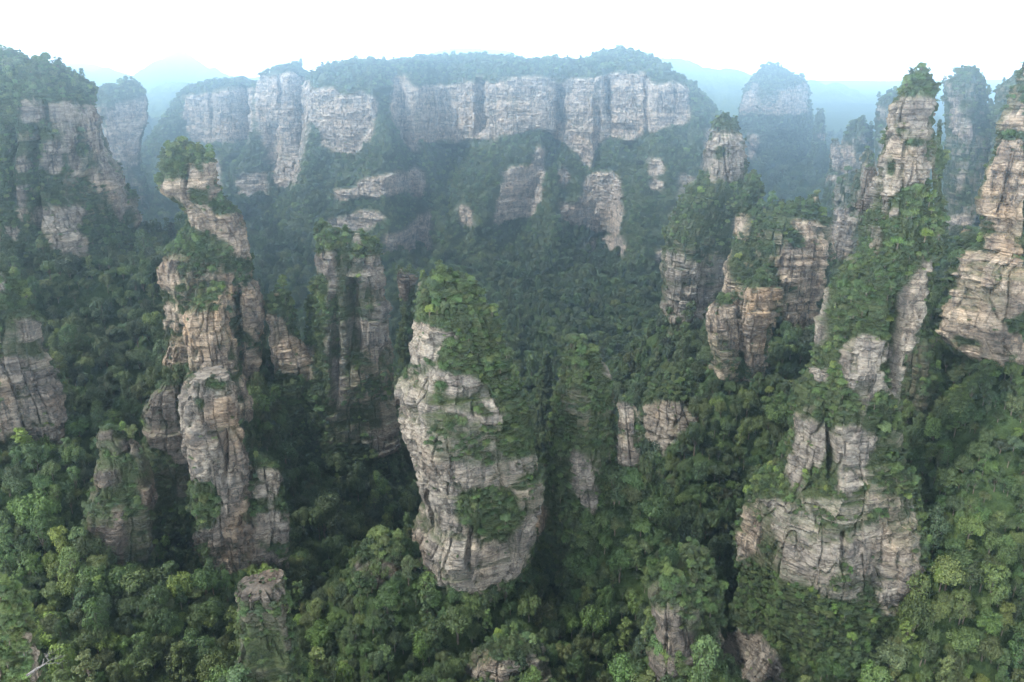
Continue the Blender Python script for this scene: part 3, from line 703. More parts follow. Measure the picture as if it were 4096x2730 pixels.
# ------------------------------------------------------------------ far hills
def hill(name, label, crest, D, thick, seed, rough=8, rug=1.0):
    c = np.array(crest, float)
    wx, wy, wz = place(c[:, 0], c[:, 1], D)
    D = float(stretch(D))
    x = np.linspace(wx[0], wx[-1], 260); zc = np.interp(x, wx, wz)
    zc = np.convolve(np.pad(zc, 3, mode='edge'), np.ones(7) / 7, 'valid')
    q = np.linspace(-1, 1, 90)
    X, Q = np.meshgrid(x, q)
    Y = D + Q * thick
    H = zc[None, :] - 100
    sl = (1 - np.abs(Q) ** 1.2)
    gul = fbm(X / 180, Y / 180, X * 0, seed, 4)
    Z = 100 + H * sl + gul * rough * (2.5 * np.minimum(1, np.abs(Q) * 3)) + fbm(X / 14, Y / 14, X * 0, seed + 7, 2) * 3.5 * rug
    P = np.stack([X, Y, Z], -1)
    base = np.array([x.mean(), D, 100.0])
    me = mesh_of(name, P.reshape(-1, 3) - base, grid_faces(len(q), len(x), False)[:, ::-1], [M_HILL], smooth=True)
    tag(link(name, me, base), label, "hill", kind='structure')
hill("hills", "faint pointed far peak at the left behind the gorge", R(1, [(300,520),(400,480),(480,450),(560,400),(600,380),(660,405),(740,440),(820,410),(900,370),(960,320),(1010,290),(1050,288),(1100,330),(1150,360),(1190,400),(1220,380),(1270,420),(1320,440),(1370,425),(1420,450),(1520,480),(1700,520)]), 3900, 700, 301, 14)
hill("hills", "very faint lower ridge left of the pointed far peak", R(1, [(0,420),(150,400),(330,380),(430,360),(540,370),(620,400),(700,430),(800,460),(1000,480)]), 5600, 700, 302, 14)
hill("hills", "pale flat-topped hill behind the middle of the long cliff", R(2, [(200,420),(450,370),(560,345),(640,335),(720,310),(800,285),(920,272),(1050,278),(1180,290),(1260,320),(1350,350),(1500,380),(1700,400)]), 3300, 600, 303)
hill("hills", "hazy blue ridge behind the right end of the long cliff", R(3, [(-300,420),(-100,360),(40,335),(130,335),(220,342),(300,385),(380,395),(450,390),(540,410),(620,450),(760,520),(900,600)]), 2300, 520, 304)
hill("hills", "hazy blue peak between the square mesa and the tall leaning pillar", R(3, [(600,620),(760,540),(860,480),(920,452),(960,465),(1000,490),(1040,475),(1070,467),(1100,485),(1140,530),(1200,570),(1280,600),(1400,640),(1700,700)]), 2700, 560, 305)
hill("hills", "light green wooded slope in the gap left of the long cliff", R(1, [(700,640),(800,580),(850,530),(900,490),(980,465),(1050,475),(1100,520),(1250,560),(1500,600)]), 1750, 420, 306, 10)

# ------------------------------------------------------------------ the cliffs and pillars
wall("cliff_wall", "long pale forest-topped cliff wall across the whole middle distance",
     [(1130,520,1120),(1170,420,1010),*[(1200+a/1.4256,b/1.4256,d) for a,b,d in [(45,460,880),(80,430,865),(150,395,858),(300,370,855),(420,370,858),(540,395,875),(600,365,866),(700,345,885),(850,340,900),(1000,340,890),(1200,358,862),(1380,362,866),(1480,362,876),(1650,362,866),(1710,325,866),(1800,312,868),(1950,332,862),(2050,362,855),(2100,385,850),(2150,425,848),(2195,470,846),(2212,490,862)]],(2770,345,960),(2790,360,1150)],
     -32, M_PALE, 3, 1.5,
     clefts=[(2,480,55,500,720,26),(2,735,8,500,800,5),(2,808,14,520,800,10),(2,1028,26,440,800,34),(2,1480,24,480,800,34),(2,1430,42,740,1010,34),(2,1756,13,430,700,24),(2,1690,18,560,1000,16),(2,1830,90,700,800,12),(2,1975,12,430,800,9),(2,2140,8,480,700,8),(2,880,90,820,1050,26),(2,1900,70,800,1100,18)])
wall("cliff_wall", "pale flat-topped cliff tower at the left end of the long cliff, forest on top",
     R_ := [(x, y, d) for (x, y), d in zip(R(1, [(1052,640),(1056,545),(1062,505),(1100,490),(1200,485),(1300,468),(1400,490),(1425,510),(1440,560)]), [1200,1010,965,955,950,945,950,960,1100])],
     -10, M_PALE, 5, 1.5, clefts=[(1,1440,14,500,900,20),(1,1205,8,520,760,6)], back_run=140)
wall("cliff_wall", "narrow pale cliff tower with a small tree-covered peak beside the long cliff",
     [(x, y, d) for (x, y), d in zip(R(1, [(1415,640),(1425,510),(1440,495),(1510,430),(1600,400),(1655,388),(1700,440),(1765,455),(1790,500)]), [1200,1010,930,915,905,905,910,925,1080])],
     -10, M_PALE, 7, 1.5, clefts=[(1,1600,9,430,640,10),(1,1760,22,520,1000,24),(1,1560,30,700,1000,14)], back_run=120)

pillar("rock_mountain", "huge dark tree-covered rock mountain filling the upper left edge", 500,
  RR(1, [(345,-60,130),(365,-260,250),(400,-500,335),(440,-600,420),(500,-640,475),(560,-660,525),(640,-680,552),(700,-690,565),(800,-700,592),(950,-720,632),(1080,-740,680),(1250,-760,712),(1330,-770,745),(1420,-780,800),(1568,-790,840)]) + RR(4, [(250,-500,560),(420,-500,600)]),
  .75, M_ROCK, 11, .8, cat='rock mountain', size=1.15, sink=60, maxdepth=150,
  clefts=[(1,430,14,640,1000,12),(1,480,16,780,900,10),(1,190,25,700,1400,14),(1,270,12,560,760,8),(1,60,20,700,1200,10)], sq=2.6)
pillar("rock_pillar", "hazy broad pillar right behind the upper left mountain, two wooded humps", 800,
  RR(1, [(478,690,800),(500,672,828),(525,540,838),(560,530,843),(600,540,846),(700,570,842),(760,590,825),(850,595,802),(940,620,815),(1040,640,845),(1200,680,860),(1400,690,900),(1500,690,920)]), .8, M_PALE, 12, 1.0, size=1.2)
pillar("rock_pillar", "mushroom-headed pillar with a leafy overhanging head and narrow orange neck", 430,
  RR(1, [(815,1000,1050),(835,950,1120),(880,925,1185),(920,905,1240),(1000,905,1250),(1060,905,1248),(1105,920,1262),(1130,948,1275),(1155,1005,1300),(1200,1042,1350),(1230,1060,1372),(1280,1065,1395),(1360,1030,1420),(1400,950,1430),(1450,915,1432),(1568,890,1450)]) + RR(4, [(200,590,970),(350,580,955),(450,572,950),(600,565,945),(700,560,940)]),
  .8, M_WARM, 13, .6, clefts=[(1,1062,9,930,1150,5),(4,700,10,60,200,4),(4,862,12,120,520,6)], lean=.0)
pillar("rock_pillar", "short ochre pillar with a bushy top in front of the mushroom-headed pillar", 365,
  RR(4, [(160,770,815),(180,700,818),(205,675,822),(250,664,828),(330,668,850),(420,688,872),(500,660,900),(620,640,910)]), .9, M_WARM, 14, .5)
pillar("rock_pillar", "flat-topped grey pillar with bare white slabs on top, lower left of centre", 300,
  RR(4, [(448,690,838),(470,662,846),(550,645,858),(620,650,868),(700,662,890),(760,676,902),(820,682,902),(880,680,903),(1000,692,920),(1060,694,930),(1120,722,945),(1180,732,960),(1250,710,930),(1330,690,930)]), .75, M_ROCK, 15, .45, flat=True,
  clefts=[(4,812,7,640,860,4),(4,872,8,960,1040,4)])
pillar("rock_buttress", "dark brown rock wing on the left flank of the flat-topped grey pillar", 318,
  RR(4, [(486,585,650),(540,535,660),(640,505,690),(760,495,690),(900,485,690),(1000,490,700)]), .6, M_DARK, 16, .5)
pillar("rock_buttress", "low wooded rock shoulder on the right flank of the flat-topped grey pillar", 305,
  RR(4, [(752,925,978),(800,910,1005),(880,905,1016),(950,905,1040),(1050,890,1052),(1150,860,1055),(1250,840,1060)]), .8, M_ROCK, 17, .5)
pillar("rock_pillar", "small crumbling dark pillar with two stony tips, lower left", 290,
  RR(4, [(648,362,408),(672,352,416),(700,348,480),(760,350,530),(840,348,548),(930,305,555),(1020,298,560),(1120,315,560),(1200,335,560),(1300,345,580)]), .8, M_DARK, 18, .45, clefts=[(4,440,14,640,800,6)])
pillar("rock_stub", "squat mossy brick-like rock stub with a bare flat top at the bottom edge", 215,
  RR(4, [(1212,870,1008),(1250,855,1025),(1320,863,1048),(1400,868,1075),(1500,868,1095),(1568,868,1105),(1640,860,1120)]), .9, M_DARK, 19, .35, flat=True, size=.8, sq=6, twist=.15)
pillar("rock_cliff", "layered grey cliff face cut off by the left edge, below the big mountain", 335,
  RR(4, [(60,-200,8),(110,-210,60),(210,-220,122),(260,-230,145),(330,-240,148),(400,-240,176),(460,-240,205),(540,-240,232),(620,-240,252),(700,-240,264),(760,-240,268),(900,-240,280)]), .7, M_ROCK, 20, .55, sq=2.6)
pillar("rock_crag", "nearest rock crag with a bright bare edge in the lower left corner", 112,
  RR(4, [(1240,-60,40),(1290,-90,78),(1380,-110,112),(1450,-120,128),(1568,-130,150),(1680,-130,165)]), .8, M_WARM, 21, .22, size=.6, sink=20, amp=.5)
pillar("rock_pillar", "small ochre pillar with one pale slab on its bushy top, left of the twin-spired crag", 425,
  RR(4, [(150,992,1040),(180,972,1055),(250,965,1072),(320,975,1088),(400,985,1125),(480,1000,1140),(600,990,1150)]), .85, M_WARM, 22, .55)
pillar("rock_pillar", "twin-spired wooded crag with bare stone columns left of the central pillar", 435,
  RR(2, [(1280,85,132),(1310,80,136),(1350,80,420),(1400,82,462),(1480,90,480),(1568,92,484)]) + RR(5, [(160,-60,212),(210,-70,238),(340,-70,238),(420,-90,250),(560,-110,260),(740,-130,280),(900,-150,290),(1050,-160,270)]), .7, M_ROCK, 23, .6,
  clefts=[(2,200,14,1360,1568,7),(2,355,14,1400,1568,7),(5,100,20,40,400,8),(5,30,14,150,600,6)])
pillar("rock_spire", "tiny bare stone knob standing among the trees on the twin-spired crag", 428,
  RR(2, [(1332,306,340),(1350,302,345),(1420,298,350),(1480,295,355)]), .9, M_ROCK, 24, .4, flat=True, sink=8, amp=.5)
pillar("rock_spire", "small dark spire with flat pale cap peeping out left behind the central pillar", 470,
  RR(5, [(72,262,300),(90,258,338),(130,262,336),(200,268,330),(400,260,330)]), .9, M_DARK, 25, .5, flat=True)
pillar("rock_pillar", "massive central pillar of banded grey sandstone with a thick leafy cap", 300,
  RR(5, [(105,370,470),(125,335,550),(180,318,580),(230,318,615),(300,328,640),(350,318,660),(430,315,690),(470,285,700),(500,262,715),(540,265,735),(600,272,745),(680,290,765),(760,322,778),(830,332,785),(900,348,788),(960,335,780),(1010,310,772),(1060,303,765),(1100,318,745),(1160,352,712),(1200,382,682),(1260,440,630),(1350,450,640),(1450,450,660)]), .85, M_ROCK, 26, .42, size=.88,
  clefts=[(5,375,9,860,1060,5),(5,520,9,1000,1200,4)], sink=30)
pillar("rock_outcrop", "low wooded rock knob at the left foot of the central pillar", 290,
  RR(5, [(1070,170,290),(1120,110,305),(1180,85,325),(1250,80,345),(1400,60,360)]), .8, M_DARK, 27, .5)
pillar("rock_pinnacle", "pointed pinnacle wholly covered in trees right of the central pillar", 330,
  RR(5, [(335,890,945),(365,880,990),(400,865,1020),(470,850,1035),(540,832,1045),(640,815,1050),(750,800,1070),(900,785,1130),(1000,775,1190),(1150,760,1230),(1300,740,1250)]), .8, M_ROCK, 28, .5,
  clefts=[(5,1045,14,560,900,6)])
pillar("rock_pillar", "slim bare stone column against the right flank of the tree-covered pinnacle", 322,
  RR(5, [(540,1066,1112),(600,1060,1134),(700,1060,1142),(800,1062,1143),(900,1080,1150),(1000,1080,1160)]), .9, M_ROCK, 29, .42)
pillar("rock_cliff", "pale rock step at the bottom edge below the central pillar", 262,
  RR(5, [(1440,560,800),(1500,510,810),(1568,480,830),(1660,460,840)]), .5, M_ROCK, 30, .42)
pillar("rock_pinnacle", "leafy pinnacle with grey flanks at the bottom edge right of centre", 232,
  RR(5, [(1190,1225,1300),(1240,1200,1340),(1320,1185,1350),(1420,1165,1380),(1568,1150,1400),(1660,1140,1410)]), .85, M_DARK, 31, .4, size=.85)
pillar("rock_pinnacle", "small wooded pinnacle beside a dark chasm, bottom right of centre", 262,
  RR(6, [(1080,110,200),(1130,105,250),(1250,150,275),(1350,160,270),(1450,160,250),(1568,150,240)]), .8, M_DARK, 32, .42)
pillar("rock_mountain", "square-topped wooded peak with a grey tower, right of the valley", 530,
  RR(3, [(660,400,450),(685,360,490),(740,345,505),(800,328,525),(880,318,540),(950,322,545),(1010,300,545),(1060,215,545),(1150,170,520),(1250,140,490),(1350,90,470),(1450,70,460),(1568,62,420)]) + RR(6, [(100,45,270),(200,42,245),(300,20,235),(420,-30,240)]), .75, M_ROCK, 33, .7,
  clefts=[(3,435,8,820,1050,5)], size=1.1, cat='rock mountain')
pillar("rock_spire", "thin tree-tipped spire between the square-topped peak and the rust-streaked block", 478,
  RR(3, [(985,570,612),(1020,550,626),(1100,490,640),(1170,478,640),(1230,482,620),(1300,485,620),(1450,470,620)]), .85, M_WARM, 34, .6)
pillar("rock_pillar", "broad block with rust-streaked ochre cliff and a stony tip on its wooded top", 470,
  RR(3, [(1120,928,962),(1165,900,975),(1185,640,980),(1240,560,1010),(1300,520,1020),(1400,480,1018),(1500,450,1012),(1568,440,1010)]) + RR(6, [(60,270,632),(160,280,625),(330,300,610),(450,310,600)]), .7, M_WARM, 35, .6,
  clefts=[(3,760,14,1440,1568,5)])
pillar("rock_pillar", "flat-topped ochre block jutting in front of the rust-streaked block", 425,
  RR(6, [(122,318,466),(150,302,470),(190,298,464),(250,294,447),(330,298,434),(400,308,422),(500,306,410),(600,300,400)]), .75, M_WARM, 36, .5, sq=5)
pillar("rock_step", "lower ochre step on the left side of the flat-topped ochre block", 421,
  RR(6, [(190,232,295),(215,212,308),(260,207,312),(330,212,316),(420,222,322),(520,230,326)]), .75, M_WARM, 54, .5, sq=5)
pillar("rock_cliff", "short grey cliff with dark vertical cracks below the square-topped peak", 430,
  RR(6, [(480,20,180),(540,-20,240),(600,-40,290),(700,-60,330),(800,-80,360)]), .7, M_ROCK, 37, .6)
pillar("rock_pillar", "tall leaning banded pillar with pine-tufted top on the right", 300,
  RR(3, [(430,1490,1590),(470,1450,1625),(510,1425,1635),(580,1380,1632),(640,1352,1632),(700,1340,1625),(800,1314,1612),(900,1302,1602),(1000,1305,1592),(1070,1298,1595),(1180,1282,1610),(1260,1250,1630),(1350,1245,1635),(1420,1220,1632)]) +
  RR(6, [(20,740,990),(80,690,985),(150,655,978),(220,645,965),(300,625,950),(360,600,935),(430,585,920),(480,545,905),(540,520,900),(600,514,895),(680,522,890),(740,505,910),(800,495,935),(870,430,955),(950,360,970),(1050,330,985),(1130,335,995),(1250,345,990),(1400,320,975),(1568,260,970),(1700,240,970)]), .7, M_ROCK, 38, .45, size=.82,
  clefts=[(6,650,14,520,860,8),(6,890,18,150,560,6),(6,700,10,1020,1150,5)], maxdepth=55)
pillar("rock_buttress", "wooded backside ridge with pines right of the tall leaning pillar", 345,
  RR(3, [(700,1640,1660),(760,1630,1670),(900,1610,1670),(1050,1610,1660),(1250,1620,1680),(1450,1640,1700)]) + RR(6, [(60,950,1025),(250,940,1020),(500,900,1030),(800,900,1070),(1100,920,1090),(1300,940,1100)]), .9, M_DARK, 39, .6, size=1.1)
pillar("rock_pillar", "brown fin of rock close against the left side of the tall leaning pillar", 375,
  RR(3, [(950,1235,1285),(1000,1205,1292),(1100,1188,1280),(1230,1165,1280),(1320,1172,1265),(1450,1180,1270)]), .8, M_DARK, 40, .55)
pillar("rock_spire", "small grey turret further left behind the brown fin", 520,
  RR(3, [(862,1225,1265),(900,1190,1282),(950,1185,1285),(1050,1150,1285),(1200,1120,1280)]), .8, M_ROCK, 41, .7)
pillar("rock_pillar", "warm ochre pillar cut off by the right edge, lit on its left face", 340,
  RR(3, [(345,2125,2300),(420,2095,2330),(560,2070,2360),(640,2035,2380),(740,1985,2400),(830,1965,2400),(920,1925,2400),(1030,1885,2400),(1130,1872,2400),(1250,1905,2400),(1400,1875,2400)]) + RR(6, [(60,1088,1560),(150,1076,1560),(220,1060,1560),(300,1050,1560),(380,1100,1560),(430,1180,1560),(560,1190,1560)]), .6, M_WARM, 42, .5,
  clefts=[(3,2000,10,1100,1250,3)], maxdepth=60)
pillar("rock_outcrop", "wooded knob with a small bare face left of the edge pillar", 385,
  RR(3, [(1310,1800,1860),(1340,1760,1900),(1400,1740,1930),(1500,1720,1950),(1568,1710,1960)]) + RR(6, [(200,1010,1130),(350,1000,1150)]), .8, M_WARM, 43, .6)
pillar("rock_pillar", "hazy wooded pillar between the tall leaning pillar and the edge pillar", 620,
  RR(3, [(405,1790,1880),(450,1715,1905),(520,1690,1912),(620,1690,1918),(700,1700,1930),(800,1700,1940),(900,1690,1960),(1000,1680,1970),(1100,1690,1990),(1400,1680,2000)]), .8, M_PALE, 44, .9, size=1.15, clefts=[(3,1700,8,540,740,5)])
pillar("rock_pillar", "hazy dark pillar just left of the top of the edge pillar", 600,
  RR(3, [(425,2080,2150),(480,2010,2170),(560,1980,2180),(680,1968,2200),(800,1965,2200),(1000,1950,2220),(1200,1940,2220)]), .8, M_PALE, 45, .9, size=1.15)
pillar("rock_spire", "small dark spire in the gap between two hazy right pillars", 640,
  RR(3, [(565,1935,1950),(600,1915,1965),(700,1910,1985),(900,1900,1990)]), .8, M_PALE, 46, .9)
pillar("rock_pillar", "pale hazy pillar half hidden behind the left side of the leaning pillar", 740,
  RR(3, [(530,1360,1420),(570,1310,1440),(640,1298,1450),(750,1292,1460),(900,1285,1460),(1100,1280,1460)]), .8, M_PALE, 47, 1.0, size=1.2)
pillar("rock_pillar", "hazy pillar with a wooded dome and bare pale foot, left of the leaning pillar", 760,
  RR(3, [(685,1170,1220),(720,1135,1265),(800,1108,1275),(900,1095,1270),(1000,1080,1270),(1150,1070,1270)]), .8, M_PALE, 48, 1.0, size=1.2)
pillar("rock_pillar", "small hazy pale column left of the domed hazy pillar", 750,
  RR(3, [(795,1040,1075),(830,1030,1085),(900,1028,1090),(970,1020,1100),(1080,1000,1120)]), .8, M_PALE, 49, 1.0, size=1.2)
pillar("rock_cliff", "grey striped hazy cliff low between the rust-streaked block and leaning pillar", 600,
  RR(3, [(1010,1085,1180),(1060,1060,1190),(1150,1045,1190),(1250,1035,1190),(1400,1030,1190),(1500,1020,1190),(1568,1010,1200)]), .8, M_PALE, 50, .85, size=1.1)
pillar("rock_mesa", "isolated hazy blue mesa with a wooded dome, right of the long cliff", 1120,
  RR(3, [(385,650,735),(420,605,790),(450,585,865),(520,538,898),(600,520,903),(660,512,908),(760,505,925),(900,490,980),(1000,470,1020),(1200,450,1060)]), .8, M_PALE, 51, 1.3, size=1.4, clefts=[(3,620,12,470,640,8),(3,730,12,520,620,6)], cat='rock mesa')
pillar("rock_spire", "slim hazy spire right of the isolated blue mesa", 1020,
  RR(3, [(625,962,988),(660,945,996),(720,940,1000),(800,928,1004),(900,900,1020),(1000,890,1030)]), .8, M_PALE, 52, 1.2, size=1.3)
pillar("rock_outcrop", "small tan rock stub in the valley behind the central pillar", 520,
  RR(5, [(372,790,818),(400,785,822),(480,770,826),(540,755,830)]), .8, M_WARM, 53, .6)
print("rocks", round(time.time() - T0, 1), sum(len(b[0]) for b in BODIES))

# ------------------------------------------------------------------ tree kinds
def leaf_quads(cen, nor, size, r):
    n = len(cen)
    nor = nor + r.normal(0, .33, (n, 3)); nor /= np.linalg.norm(nor, axis=1, keepdims=True)
    a = np.cross(nor, r.normal(0, 1, (n, 3))); a /= np.linalg.norm(a, axis=1, keepdims=True) + 1e-9
    b = np.cross(nor, a)
    s = size * r.uniform(.6, 1.35, (n, 1)); w = s * r.uniform(.55, .95, (n, 1))
    v = np.stack([cen - a * s * .5, cen + b * w * .5 - nor * s * .08, cen + a * s * .5, cen - b * w * .5 - nor * s * .08], 1)
    return v.reshape(-1, 3), np.arange(n * 4).reshape(n, 4)
def tube(path, rad, k=6):
    path = np.array(path, float); n = len(path)
    V = []
    for i in range(n):
        t = path[min(i + 1, n - 1)] - path[max(i - 1, 0)]; t /= np.linalg.norm(t) + 1e-9
        a = np.cross(t, [.3, .9, .31]); a /= np.linalg.norm(a); b = np.cross(t, a)
        ang = np.arange(k) / k * 2 * np.pi
        V.append(path[i] + rad[i] * (np.cos(ang)[:, None] * a + np.sin(ang)[:, None] * b))
    return np.concatenate(V), grid_faces(n, k, True)
def join(parts):
    V, Fc, off = [], [], 0
    for v, f in parts:
        V.append(v); Fc.append(f + off); off += len(v)
    return np.concatenate(V), np.concatenate(Fc)
def crown_points(kind, r):
    """clumps (centre, radius) of a crown about 6 m across, base of the trunk at the origin"""
    cl = []
    if kind == 'broad':
        H = r.uniform(3.4, 4.6); A = r.uniform(2.1, 2.5); n = r.integers(13, 20)
        for i in range(n):
            ph = r.uniform(0, 2 * np.pi); el = math.asin(r.uniform(-.35, 1))
            q = r.uniform(.72, 1.0)
            cl.append((np.array([A * q * math.cos(el) * math.cos(ph), A * q * math.cos(el) * math.sin(ph), H + A * .85 * q * math.sin(el)]), r.uniform(.75, 1.3)))
        cl.append((np.array([0, 0, H]), 1.7))
    elif kind == 'tall':
        H = r.uniform(4.6, 5.6); n = r.integers(14, 20)
        for i in range(n):
            ph = r.uniform(0, 2 * np.pi); zz = r.uniform(-1, 1)
            w = 1.75 * math.sqrt(max(0, 1 - zz * zz * .85))
            cl.append((np.array([w * math.cos(ph), w * math.sin(ph), H + 2.7 * zz]), r.uniform(.7, 1.15)))
        cl.append((np.array([0, 0, H]), 1.5))
    elif kind == 'shrub':
        n = r.integers(7, 11)
        for i in range(n):
            ph = r.uniform(0, 2 * np.pi); q = r.uniform(.3, 1.9)
            cl.append((np.array([q * math.cos(ph), q * math.sin(ph), r.uniform(.5, 1.7)]), r.uniform(.7, 1.1)))
    return cl
def make_tree(kind, seed, leaf, cover):
    r = np.random.default_rng(seed)
    wood, cen, nor, shade = [], [], [], []
    if kind == 'pine':
        H = r.uniform(7.5, 9.0)
        bend = r.uniform(-.4, .4, 2)
        tr_ = [(bend[0] * (q ** 2), bend[1] * (q ** 2), H * q) for q in np.linspace(0, 1, 6)]
        wood.append(tube(tr_, np.linspace(.17, .04, 6), 5))
        z = H * .38
        while z < H * 1.0:
            q = z / H
            R_l = 2.3 * (1 - q) ** .6 * r.uniform(.75, 1.15) + .45
            nb = r.integers(3, 6); ph0 = r.uniform(0, 6.28)
            for b in range(nb):
                ph = ph0 + b * 6.283 / nb + r.uniform(-.4, .4); l = R_l * r.uniform(.6, 1.1)
                p0 = np.array([bend[0] * q * q, bend[1] * q * q, z]); p1 = p0 + np.array([l * math.cos(ph), l * math.sin(ph), .25 * l * r.uniform(-.2, .9)])
                wood.append(tube([p0, (p0 + p1) / 2 + [0, 0, -.06 * l], p1], [.05, .035, .015], 4))
                for k in range(r.integers(2, 4)):
                    c = p0 + (p1 - p0) * r.uniform(.5, 1.0) + r.normal(0, .18, 3)
                    rr = r.uniform(.45, .75); n = max(5, int(cover * 4 * 3.14 * rr * rr * .55 / (leaf * leaf * .5)))
                    d = r.normal(0, 1, (n, 3)); d /= np.linalg.norm(d, axis=1, keepdims=True)
                    cen.append(c + d * rr * r.uniform(.5, 1, (n, 1)) * [1, 1, .38]); nn = d * [.6, .6, 1.2]; nn[:, 2] = np.abs(nn[:, 2]) + .3
                    nor.append(nn / np.linalg.norm(nn, axis=1, keepdims=True)); shade.append(np.clip(r.normal(.5, .2, n), 0, 1))
            z += r.uniform(.55, .95)
    else:
        cl = crown_points(kind, r)
        zs = np.mean([c[2] for c, _ in cl])
        if kind != 'shrub':
            wood.append(tube([(0, 0, -.6), (r.uniform(-.2, .2), r.uniform(-.2, .2), zs * .5), (0, 0, zs + .4)], [.24, .18, .1], 6))
        for c, rad in cl:
            if kind != 'shrub': wood.append(tube([(0, 0, zs * .45), (c + np.array([0, 0, zs * .5])) / 2, c], [.1, .07, .03], 4))
            n = max(8, int(cover * 4 * 3.14 * rad * rad / (leaf * leaf * .5)))
            d = r.normal(0, 1, (n, 3)); d /= np.linalg.norm(d, axis=1, keepdims=True)
            d = d[d[:, 2] > -.55 + r.uniform(-.2, .2, len(d))]
            n = len(d)
            jit = 1 + .22 * np.sin(d[:, :1] * 5 + seed) * np.sin(d[:, 1:2] * 6) + r.normal(0, .10, (n, 1))
            cen.append(c + d * rad * jit * [1, 1, .85]); nor.append(d + [0, 0, .25])
            base = r.normal(.5, .13)
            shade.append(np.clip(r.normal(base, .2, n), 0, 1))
    cen = np.concatenate(cen); nor = np.concatenate(nor); shade = np.concatenate(shade)
    lv_, lf_ = leaf_quads(cen, nor, leaf, r)
    crown = mesh_of('crown', lv_, lf_, [M_LEAF], fattr={'leaf_shade': shade})
    trunk = None
    V, Fc, fm, sh = lv_, lf_, np.zeros(len(lf_), int), shade
    if wood:
        wv, wf = join(wood)
        trunk = mesh_of('trunk', wv, wf, [M_BARK], smooth=True)
        V = np.concatenate([lv_, wv]); Fc = np.concatenate([lf_, wf + len(lv_)])
        fm = np.concatenate([fm, np.ones(len(wf), int)]); sh = np.concatenate([shade, np.full(len(wf), .5)])
    whole = mesh_of(kind + '_tree', V, Fc, [M_LEAF, M_BARK], face_mat=fm, fattr={'leaf_shade': sh})
    return dict(kind=kind, crown=crown, trunk=trunk, whole=bpy.data.objects.new(kind + '_tree', whole), H=float(V[:, 2].max()))
NEAR_K = ['broad', 'broad', 'broad', 'broad', 'tall', 'tall', 'pine', 'pine', 'pine']
PROTO = {'near': [make_tree(k, 400 + i, .30, .85) for i, k in enumerate(NEAR_K)],
         'close': [make_tree(k, 500 + i, .20, .85) for i, k in enumerate(NEAR_K)],
         'far': [make_tree(k, 600 + i, .55, .95) for i, k in enumerate(NEAR_K)],
         'shrub': [make_tree('shrub', 700 + i, .34, .8) for i in range(4)]}
print("trees", round(time.time() - T0, 1))

# ------------------------------------------------------------------ where trees stand
PAL = .84 * np.array([1.0, 1.03, .95]) * np.array([(.045, .076, .026), (.068, .108, .036), (.094, .124, .042), (.070, .104, .050), (.125, .175, .038), (.034, .050, .026)])
PALN = ['dark green', 'mid green', 'olive green', 'grey green', 'bright lime', 'blackish green']
recs = []     # x,y,z, scale xy, scale z, kind index, colour index, is_shrub, body index
def add(P, s, sz, proto, col, shrub, body):
    n = len(P)
    recs.append(np.column_stack([P, np.broadcast_to(s, n), np.broadcast_to(sz, n), np.broadcast_to(proto, n), np.broadcast_to(col, n), np.broadcast_to(shrub, n), np.broadcast_to(body, n)]))
def colours(P, r, lime=.05):
    n = len(P)
    q = vn(P[:, 0] / 28, P[:, 1] / 28, P[:, 2] / 28, 71)
    c = r.choice([0, 1, 2, 3, 4, 5], n, p=[.30, .29, .17, .15, .012, .078])
    lm = (vn(P[:, 0] / 35, P[:, 1] / 35, P[:, 2] / 35, 72) > .35) & (r.random(n) < lime * 3)
    fresh = (P[:, 1] < 345) & ((P[:, 0] < -75) | (P[:, 0] > 105)) & (q > -.15); c = np.where(fresh & (r.random(n) < .5), r.choice([2, 2, 4, 1], n), c); c = np.where(lm, 4, c); c = np.where((q < -.35) & (r.random(n) < .6), 0, c); c = np.where((q > .45) & (r.random(n) < .5), 2, c)
    return c
